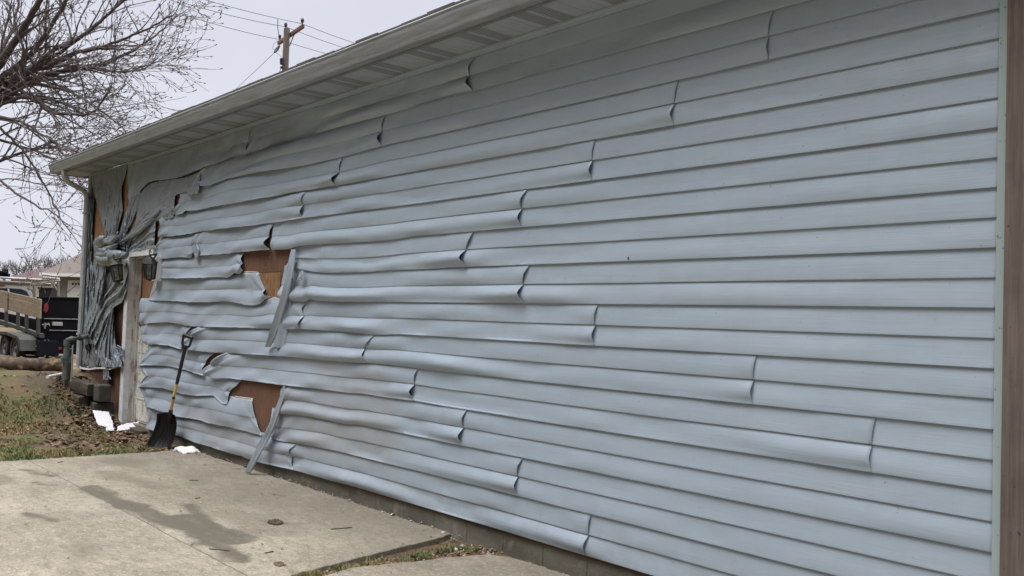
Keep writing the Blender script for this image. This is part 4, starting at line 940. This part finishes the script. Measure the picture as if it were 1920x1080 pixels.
# dump trailer --------------------------------------------------------
tr = thing('dump_trailer', DP(70, 668, 26.5), 'black dump trailer with plywood side boards and tandem wheels', 'trailer')
gC = DP(70, 600, 26.0); gC.z = 0
sv_ = (DP(-60, 600, 31.5) - DP(70, 600, 26.0)); sv_.z = 0; sdir = sv_.normalized()          # along the side, going away
gdir = Vector((-sdir.y, sdir.x, 0));
if gdir.dot(RX) < 0: gdir = -gdir                                                        # across the tail gate
def SP(u, v, off=0):     # photo point on the trailer's side plane
    nrm_ = gdir; d = ray(u, v); t = ((gC - gdir * off) - CAM).dot(nrm_) / d.dot(nrm_); return CAM + d * t
def GPt(u, v, off=0):     # on the tail gate plane
    d = ray(u, v); t = ((gC - sdir * off) - CAM).dot(sdir) / d.dot(sdir); return CAM + d * t
def side_poly(px, th, name, mat, off=0, parent=tr, bevel=.01):
    return MB().prism([SP(u, v, off) for u, v in px], gdir * th).build(name, M[mat], parent, bevel=bevel)
def gate_poly(px, th, name, mat, off=0, parent=tr, bevel=.01):
    return MB().prism([GPt(u, v, off) for u, v in px], sdir * th).build(name, M[mat], parent, bevel=bevel)
tg = gate_poly([(71, 559), (240, 561), (240, 668), (69, 662)], .06, 'tailgate', 'blackpaint')
gate_poly([(71, 556.5), (240, 558.5), (240, 561.5), (71, 560)], .12, 'top_rail', 'blackpaint', .03)
gate_poly([(82, 596.5), (240, 600), (240, 601.5), (82, 598.3)], .03, 'gate_rail', 'steel', .035, tg); gate_poly([(92, 618.5), (240, 621), (240, 622.5), (92, 620.3)], .03, 'gate_rail', 'steel', .035, tg)
gate_poly([(98, 603.5), (117.5, 604), (117.5, 611), (98, 610.5)], .012, 'licence_plate', 'alu', .05)
gate_poly([(91, 650), (107, 650.5), (107, 655.5), (91, 655)], .01, 'reflector', 'purewhite', .05); gate_poly([(107.5, 650.5), (116, 651), (116, 656), (107.5, 655.5)], .01, 'reflector', 'redlens', .05)
gate_poly([(82, 571), (84.5, 568.5), (89.5, 569), (91, 573), (90.5, 582), (87, 586.5), (83, 585)], .05, 'tail_lamp', 'redlens', .09)
gate_poly([(80, 566.5), (92, 567.5), (92, 568.5), (80, 567.8)], .10, 'lamp_hood', 'blackpaint', .09)
gate_poly([(70, 590), (78, 591), (78, 668), (70, 668)], .12, 'corner_stake', 'blackpaint', .07)
for yv in (609, 641):
    h_ = MB(); h_.tube([GPt(79, yv, .13), GPt(92, yv - 1, .13)], .022, 6); h_.tube([GPt(84, yv - 4, .14), GPt(84, yv + 7, .14)], .03, 6); h_.tube([GPt(90, yv - 4, .13), GPt(93, yv + 2, .13)], .016, 5); h_.build('gate_latch', M['steel'], tr)
side_poly([(-80, 527), (8, 546), (8, 578.5), (-80, 562)], .04, 'side_board', 'sideboard', .03); side_poly([(9, 546.5), (76, 561), (76, 571.5), (9, 556.5)], .04, 'side_board', 'sideboard', .03); side_poly([(9, 557.3), (76, 572.3), (74, 597), (9, 580)], .04, 'side_board', 'sideboard', .03)
for u, v0, v1 in ((7.5, 546, 584), (70, 560, 597)): side_poly([(u, v0), (u + 4.5, v0 + 1), (u + 4.5, v1 + 1), (u, v1)], .05, 'board_batten', 'sideboard', .09)
side_poly([(-80, 585), (0, 600), (0, 607), (-80, 592)], .10, 'frame_rail', 'trailergreen'); side_poly([(0, 600), (76, 625.5), (76, 634), (0, 607)], .10, 'frame_rail', 'trailergreen')
for u in (-30, 8, 30, 46, 68): 
    v = 580 + u * .25; side_poly([(u, v - 4), (u + 3.5, v - 3), (u + 3.5, v + 32), (u, v + 31)], .06, 'stake', 'trailergreen', .02)
side_poly([(-80, 568), (74, 600), (72, 625), (-80, 592)], .03, 'bed_side', 'blackpaint', -.45)
side_poly([(38, 628), (74, 640), (74, 667), (36, 663)], .5, 'rear_frame', 'blackpaint', .02)
side_poly([(40, 647.5), (68, 649), (68, 650), (40, 648.6)], .02, 'frame_trim', 'steel', .06)
# fender and wheels
fo = [(-40, 624), (0, 621.5), (10, 621.5), (32, 630), (37, 637), (39, 658), (35.5, 658), (33, 641), (29, 635), (8, 627), (-40, 630)]
side_poly(fo, .5, 'fender', 'trailergreen', .42)
def wheel(u, v, r_, label=None):
    c_ = SP(u, v, .33); wh = MB()
    n = 28; a_, b_ = sdir, Vector((0, 0, 1)); prof_ = ((.62, .04), (.70, .0), (.94, .0), (1.0, .03), (1.0, .19), (.94, .22), (.6, .22))
    def rings(pr, nm, mat, par):
        mb = MB(); rows = []
        for q, d_ in pr: rows.append([c_ + gdir * d_ + (a_ * cos(2*pi*k/n) + b_ * sin(2*pi*k/n)) * r_ * q for k in range(n + 1)])
        return mb.grid(rows).build(nm, M[mat], par, smooth=35)
    wt = rings(prof_, 'wheel', 'rubber', tr); wt['label'] = 'worn trailer tyre'
    rings(((.02, .02), (.16, .015), (.2, .05), (.42, .09), (.5, .03), (.63, .035)), 'rim', 'rim', wt)
    mbt = MB()
    for k in range(24): 
        th = 2*pi*k/24; p = c_ + (a_ * cos(th) + b_ * sin(th)) * r_ * .995; mbt.tube([p + gdir * .02, p + gdir * .20], .012, 4)
    mbt.build('tread', M['rubber'], wt)
wheel(6, 650, .40); wheel(26, 655, .40)
# hitch clutter under the tail
hc = MB(); 
for (u0, v0, u1, v1) in ((64,662,82,668),(72,660,74,676),(82,664,100,667),(78,668,80,674),(100,668,118,669),(88,662,90,675)): hc.tube([GPt(u0, v0, .08), GPt(u1, v1, .1)], .035, 6)
hc.build('tail_hardware', M['iron'], tr)
# pickup with ladder rack ------------------------------------------------
tk = thing('pickup_truck', DP(10, 640, 36), 'white pickup cab with a steel ladder rack behind the trailer', 'truck')
TZ = 34.0
tC = DP(72, 560, TZ); tacr = ray(66, 560); tacr.z = 0; tacr.normalize(); tdir = Vector((-tacr.y, tacr.x, 0))
if tacr.dot(FX) < 0: tacr = -tacr
def TP(u, v, off=0):
    d = ray(u, v); t = ((tC - tacr * off) - CAM).dot(tacr) / d.dot(tacr); return CAM + d * t
def tpoly(px, th, name, mat, off=0, par=tk): return MB().prism([TP(u, v, off) for u, v in px], tacr * th).build(name, M[mat], par, bevel=.03)
cabp = [(-60, 533), (0, 531.5), (30, 533), (50, 537), (57, 546), (64, 557), (66, 572), (66, 620), (-60, 606)]
tpoly(cabp, 1.7, 'cab', 'truckwhite')
tpoly([(-50, 541), (12, 540), (40, 541.5), (50, 546), (56, 556), (-50, 553)], .02, 'window', 'truckglass', .03)
tpoly([(14, 541), (17, 541), (19, 556), (15, 556)], .03, 'window_pillar', 'truckwhite', .055)
tpoly([(66.5, 572), (100, 578), (100, 640), (66.5, 628)], 1.7, 'truck_bed', 'truckwhite')
tpoly([(-2, 534.5), (10, 534.5), (10, 536.5), (-2, 536.5)], .05, 'roof_marker_lamp', 'redlens', .04)
rk = thing('ladder_rack', DP(60, 560, TZ), 'aged steel ladder rack frame over the pickup', 'rack'); 
RT = lambda u, v, o=0: TP(u, v, o)
r_ = MB()
for o_ in (0, -1.6):
    r_.tube([RT(-60, 528, o_), RT(60, 534, o_), RT(83, 533, o_)], .05, 6); r_.tube([RT(64, 534, o_), RT(66, 572, o_)], .055, 6); r_.tube([RT(52, 540, o_), RT(60, 543, o_), RT(65, 556, o_)], .04, 6)
    r_.tube([RT(109, 527, o_), RT(110, 575, o_)], .05, 6); r_.tube([RT(90, 524, o_), RT(98, 531, o_), RT(108, 545, o_)], .045, 6); r_.tube([RT(60, 533, o_), RT(113, 526, o_)], .045, 6)
for u, v in ((-20, 529), (60, 534), (110, 527)): r_.tube([RT(u, v, 0), RT(u, v, -1.6)], .045, 6)
r_.build('rack_frame', M['steel'], rk); 
LG = 'ladders and bars lying on the rack'
def ladder(u0, v0, u1, v1, o_, w_, label, rungs=9):
    l_ = thing('ladder', RT(u0, v0, o_), label, 'ladder', LG)
    for q in (0, w_): MB().tube([RT(u0, v0, o_ - q) , RT(u1, v1, o_ - q)], .045, 6).build('side_rail', M['alu'], l_)
    g_ = MB()
    for i in range(rungs): t = (i + .5) / rungs; g_.tube([RT(u0 + (u1-u0)*t, v0 + (v1-v0)*t, o_), RT(u0 + (u1-u0)*t, v0 + (v1-v0)*t, o_ - w_)], .022, 5)
    g_.build('rungs', M['alu'], l_)
ladder(-60, 517, 78, 524.5, .1, .45, 'upper ladder lying along the rack over the cab'); ladder(-60, 524, 60, 530.5, .05, .45, 'lower ladder lying just above the cab roof', 8); ladder(79, 514.5, 108, 518, .1, .45, 'short uppermost ladder section at the right end of the rack', 4); ladder(80, 520, 112, 523, -.1, .4, 'short section under the uppermost ladder at the right end', 4)
ps = MB()
for i, (u0, v0, u1, v1) in enumerate(((-30, 509, 14, 512), (-30, 513, 16, 515), (4, 508.5, 16, 507.5), (8, 516, 19, 517))): ps.tube([RT(u0, v0, .1 - i * .15), RT(u1, v1, .1 - i * .15)], .07, 8)
tag(ps.build('rolled_tarp', M['blackpaint'], smooth=50), 'bundle of dark rolls strapped on the ladders at the left edge', 'bundle')

# utility pole and lines --------------------------------------------------
PZ = 35.5
up = thing('utility_pole', (DP(535, 100, PZ).x, DP(535, 100, PZ).y, -.3), 'wooden utility pole with a single crossarm rising behind the roof', 'utility pole')
pt_ = DP(538, 53.5, PZ); MB().tube([(pt_.x, pt_.y, -.3), (pt_.x, pt_.y, pt_.z)], [.17, .115], 12).build('pole', M['pole'], up, smooth=40)
A1, A2 = DP(522.5, 81, 37.0), DP(568.5, 49, 34.4)
dA = (A2 - A1).normalized(); sA = dA.cross(Vector((0, 0, 1))).normalized() * .055; zA = Vector((0, 0, .065))
MB().prism([A1 - sA - zA, A1 + sA - zA, A1 + sA + zA, A1 - sA + zA], A2 - A1).build('crossarm', M['crossarm'], up, bevel=.008)
def insul(p, nm='insulator'):
    i_ = MB(); i_.tube([p, p + Vector((0, 0, .10)), p + Vector((0, 0, .101)), p + Vector((0, 0, .16)), p + Vector((0, 0, .161)), p + Vector((0, 0, .24))], [.02, .02, .06, .05, .07, .045], 8); i_.build(nm, M['iron'], up)
insul(A1 + dA * .12 + zA); insul(A2 - dA * .12 + zA); insul(DP(535.5, 55, PZ))
MB().tube([A1 + dA * 2.0 - zA, DP(543, 86, PZ - .1)], .02, 5).build('arm_brace', M['iron'], up)
cu = MB(); cu.tube([DP(529, 110, PZ - .3), DP(529.5, 121, PZ - .3)], .09, 8); cu.tube([DP(528.5, 125, PZ - .3), DP(529, 128, PZ - .3)], .07, 8); cu.build('cutout_switch', M['iron'], up)
cu = MB(); cu.tube([DP(524, 86, 36.6), DP(519, 93, 36.4), DP(515, 98, 36.2)], [.04, .07, .04], 7); cu.build('strain_insulator', M['iron'], up)
MB().tube([DP(521, 36, 36.6), DP(520.5, 48, 36.8), DP(522, 60, 36.9), DP(524, 72, 37)], .014, 4).build('jumper_wire', M['wire'], up)
MB().tube([DP(522, 76, 37), DP(513, 82, 36.6), DP(511.5, 90, 36.4), DP(517, 98, 36), DP(525, 104, 35.6), DP(529, 110, 35.3)], .010, 4).build('jumper_wire', M['wire'], up)
def line(pts, label, r_=.012, grp='power lines crossing the sky'):
    P = []
    for (a, b) in zip(pts, pts[1:]):
        pa, pb_ = DP(*a), DP(*b)
        for i in range(10): t = i / 10; P.append(pa.lerp(pb_, t) - Vector((0, 0, .25 * t * (1 - t))))
    P.append(DP(*pts[-1])); tag(MB().tube(P, r_, 4).build('power_line', M['wire']), label, 'power line', grp)
line([(330, -17, 31), (565, 44, 34.5), (760, 110, 39)], 'power line through the raised end of the crossarm')
line([(340, 4, 32), (535, 50, 35.5), (720, 112, 40)], 'power line over the top of the pole')
line([(340, 26, 33.5), (524, 74, 37), (700, 122, 42)], 'power line through the lower left end of the crossarm')
line([(516, 97, 36.2), (380, 222, 60)], 'thin service wire dropping left from the pole', .012)
line([(527, 127, 35.3), (515, 150, 38)], 'short lead wire beside the pole', .01)
line([(-40, 309, 40), (160, 335, 46)], 'upper of the two close wires below the gutter end', .016); line([(-40, 315, 40), (160, 341, 46)], 'lower of the two close wires below the gutter end', .016); line([(-40, 340, 40), (200, 367, 46)], 'single wire meeting the downspout', .018)
line([(240, 187, 60), (420, 222, 75)], 'faint far wire above the gutter', .018)

# bare tree ---------------------------------------------------------------
tree = thing('bare_tree', (DP(-190, 600, 19).x, DP(-190, 600, 19).y, -.4), 'large bare reddish-brown tree spreading in from the left', 'tree')
rt = random.Random(11)
tb = MB(); wb = MB(); bd = MB()
TC = DP(-110, 260, 19)
tbase = Vector((DP(-190, 600, 19).x, DP(-190, 600, 19).y, -.4))
tb.tube([tbase, DP(-185, 520, 19), DP(-165, 400, 19), DP(-140, 320, 19), TC], [.42, .34, .30, .27, .24], 12)
limbs = []
def limb(pts, r0, r1, z0=19, z1=19):
    P = [TC] + [DP(u, v, z0 + (z1 - z0) * i / max(1, len(pts)-1)) for i, (u, v) in enumerate(pts)]
    Q = []
    for a, b in zip(P, P[1:]):
        for i in range(5): Q.append(a.lerp(b, i / 5) + Vector([rt.gauss(0, .012) for _ in range(3)]))
    Q.append(P[-1]); R_ = [.8 * (r0 + (r1 - r0) * i / (len(Q)-1)) for i in range(len(Q))]
    tb.tube(Q, R_, 8); limbs.append((Q, R_))
limb([(-60,200),(0,120),(40,60),(75,0),(110,-60)], .13, .05, 19, 18)
limb([(-55,215),(0,148),(60,100),(85,66),(125,0),(160,-50)], .11, .03, 19, 18.3)
limb([(-50,220),(0,168),(44,142),(95,97),(145,75),(200,30),(235,-10)], .11, .022, 19, 19.5)
limb([(-50,230),(0,158),(22,152),(70,128),(110,100),(160,62),(205,25),(250,-15)], .09, .02, 19.3, 18)
limb([(-50,240),(0,190),(40,135),(90,125),(140,100),(190,88),(240,70),(290,48),(330,22)], .10, .012, 19, 18.5)
limb([(-50,245),(0,192),(50,150),(110,135),(175,126),(210,115),(260,88),(300,60),(330,32)], .10, .012, 19, 19.8)
limb([(-50,240),(0,162),(45,163),(90,145),(135,125),(178,128),(225,136),(270,130),(310,105)], .07, .010, 19, 20.5)
limb([(-50,250),(0,194),(40,182),(70,186),(85,205),(110,214),(160,216),(182,205),(205,170),(215,150)], .075, .012, 19, 18)
limb([(-60,270),(0,263),(60,280),(105,300),(140,330)], .06, .01, 19, 21)
limb([(-60,290),(0,302),(50,282),(85,272),(140,285),(190,292)], .06, .010, 19, 20)
limb([(-60,250),(0,218),(40,228),(90,258),(130,300),(150,350)], .06, .009, 19, 17.5)
limb([(-50,230),(-10,190),(60,155),(130,170),(180,200),(230,240),(250,265)], .06, .008, 19, 18)
limb([(-60,240),(0,240),(50,290),(90,360),(120,420),(150,460)], .05, .007, 19, 18.5)
limb([(-60,240),(0,100),(25,50),(36,0),(50,-60)], .06, .02, 19, 20)
limb([(-60,260),(-10,330),(40,370),(100,400),(140,430)], .05, .008, 19, 17)
limb([(-55,215),(10,150),(80,120),(150,125),(210,135),(255,128),(290,118)], .06, .008, 19, 19.5)
Rz = RX; Uz = UX
def grow(p, d, L, r_, lev, mb):
    n = max(3, int(L / .14)); P = [p]; q = p.copy(); d = d.normalized(); R_ = [r_]
    ang = Vector([rt.gauss(0, .25) for _ in range(3)])
    for i in range(n):
        d = (d + ang * .14 + Vector([rt.gauss(0, .10) for _ in range(3)]) + Vector((0, 0, (.045 if (lev >= 2) else -.012)))).normalized()
        q = q + d * (L / n); P.append(q.copy()); R_.append(max(.0042, r_ * (1 - .8 * (i + 1) / n)))
        if lev < 3 and i > 0:
            for _ in range(1 if rt.random() < (.62 if lev < 2 else .50) else 0):
                dd = d + Vector([rt.gauss(0, .62) for _ in range(3)]) * .85
                grow(q, dd, L * (.50 if lev else .55) * (.55 + .7 * rt.random()), max(.0052, R_[-1] * .68), lev + 1, mb)
        if lev >= 2 and rt.random() < .38: bd.tube([q, q + d * .045 + Vector((0, 0, .01))], [.013, .008], 4, False)
    mb.tube(P, R_, 5 if r_ > .012 else 3, False)
for Q, R_ in limbs:
    n = len(Q)
    for i in range(8, n):
        t = i / n
        if rt.random() < .30 + .35 * t:
            d = (Q[i] - Q[i-1]).normalized(); d = d + Vector([rt.gauss(0, .5) for _ in range(3)])
            grow(Q[i], d, (1.9 - .9 * t) * (.6 + .6 * rt.random()), min(R_[i] * .6, .030), 1, wb)
    grow(Q[-1], (Q[-1] - Q[-2]), .9, R_[-1], 1, wb)
tb.build('trunk', M['bark'], tree, smooth=60); wb.build('crown', M['twig'], tree); bd.build('buds', M['twig'], tree)
print('twig faces', len(wb.f))
# far bare trees ---------------------------------------------------------------
def fartree(u, vtop, vb, Z, seed, label):
    r2 = random.Random(seed); b = DP(u, vb, Z); t_ = DP(u, vtop, Z); H = t_.z - b.z
    T_ = thing('distant_tree', (b.x, b.y, -1), label, 'tree', 'bare trees far behind the houses'); a = MB(); a.tube([(b.x, b.y, -1), b, (b.x, b.y, b.z + H * .7)], [.16, .13, .03], 6); a.build('trunk', M['fartwig'], T_)
    c_ = MB()
    def g2(p, d, L, r_, l):
        P = [p]; q = p.copy()
        for i in range(4):
            d = (d + Vector([r2.gauss(0, .13) for _ in range(3)]) + Vector((0, 0, .10))).normalized(); q = q + d * L / 4; P.append(q.copy())
            if l < 3: g2(q, d + Vector([r2.gauss(0, .5) for _ in range(3)]), L * .6, r_ * .65, l + 1)
        c_.tube(P, r_, 3, False)
    for i in range(9): 
        z = b.z + H * (.05 + .6 * i / 9); g2(Vector((b.x, b.y, z)), Vector((r2.gauss(0, 1), r2.gauss(0, 1), .9)), H * (.55 - .25 * i / 9), .035, 1)
    c_.build('crown', M['fartwig'], T_)
FT = [(58, 470, 530, 95, 'tallest far bare tree left of the garage roof'), (30, 488, 530, 100, 'far bare tree above the maroon roof'), (8, 492, 530, 90, 'far bare tree at the left edge'), (82, 482, 528, 92, 'far bare tree just left of the garage roof'), (100, 484, 525, 98, 'far bare tree partly behind the garage roof'), (44, 494, 530, 85, 'low far bare tree between the taller ones'), (-15, 486, 530, 95, 'far bare tree beyond the left edge'), (118, 480, 520, 100, 'far bare tree behind the garage roof slope')]
for i, (u, a, b, Z, l) in enumerate(FT): fartree(u, a, b, Z, 40 + i, l)
# distant hedgerow so that the horizon is not bare
hg = MB(); r3 = random.Random(5)
for i in range(3500):
    u = -700 + 1500 * r3.random(); Z = 120 + 30 * r3.random(); p = DP(u, 572, Z); p.z = .2; h_ = 1.5 + 3.5 * r3.random() ** 2; hg.tube([p, p + Vector((r3.gauss(0, .6), r3.gauss(0, .6), h_))], [.06, .02], 3, False)
hg.build('hedgerow', M['fartwig'], kind='stuff')
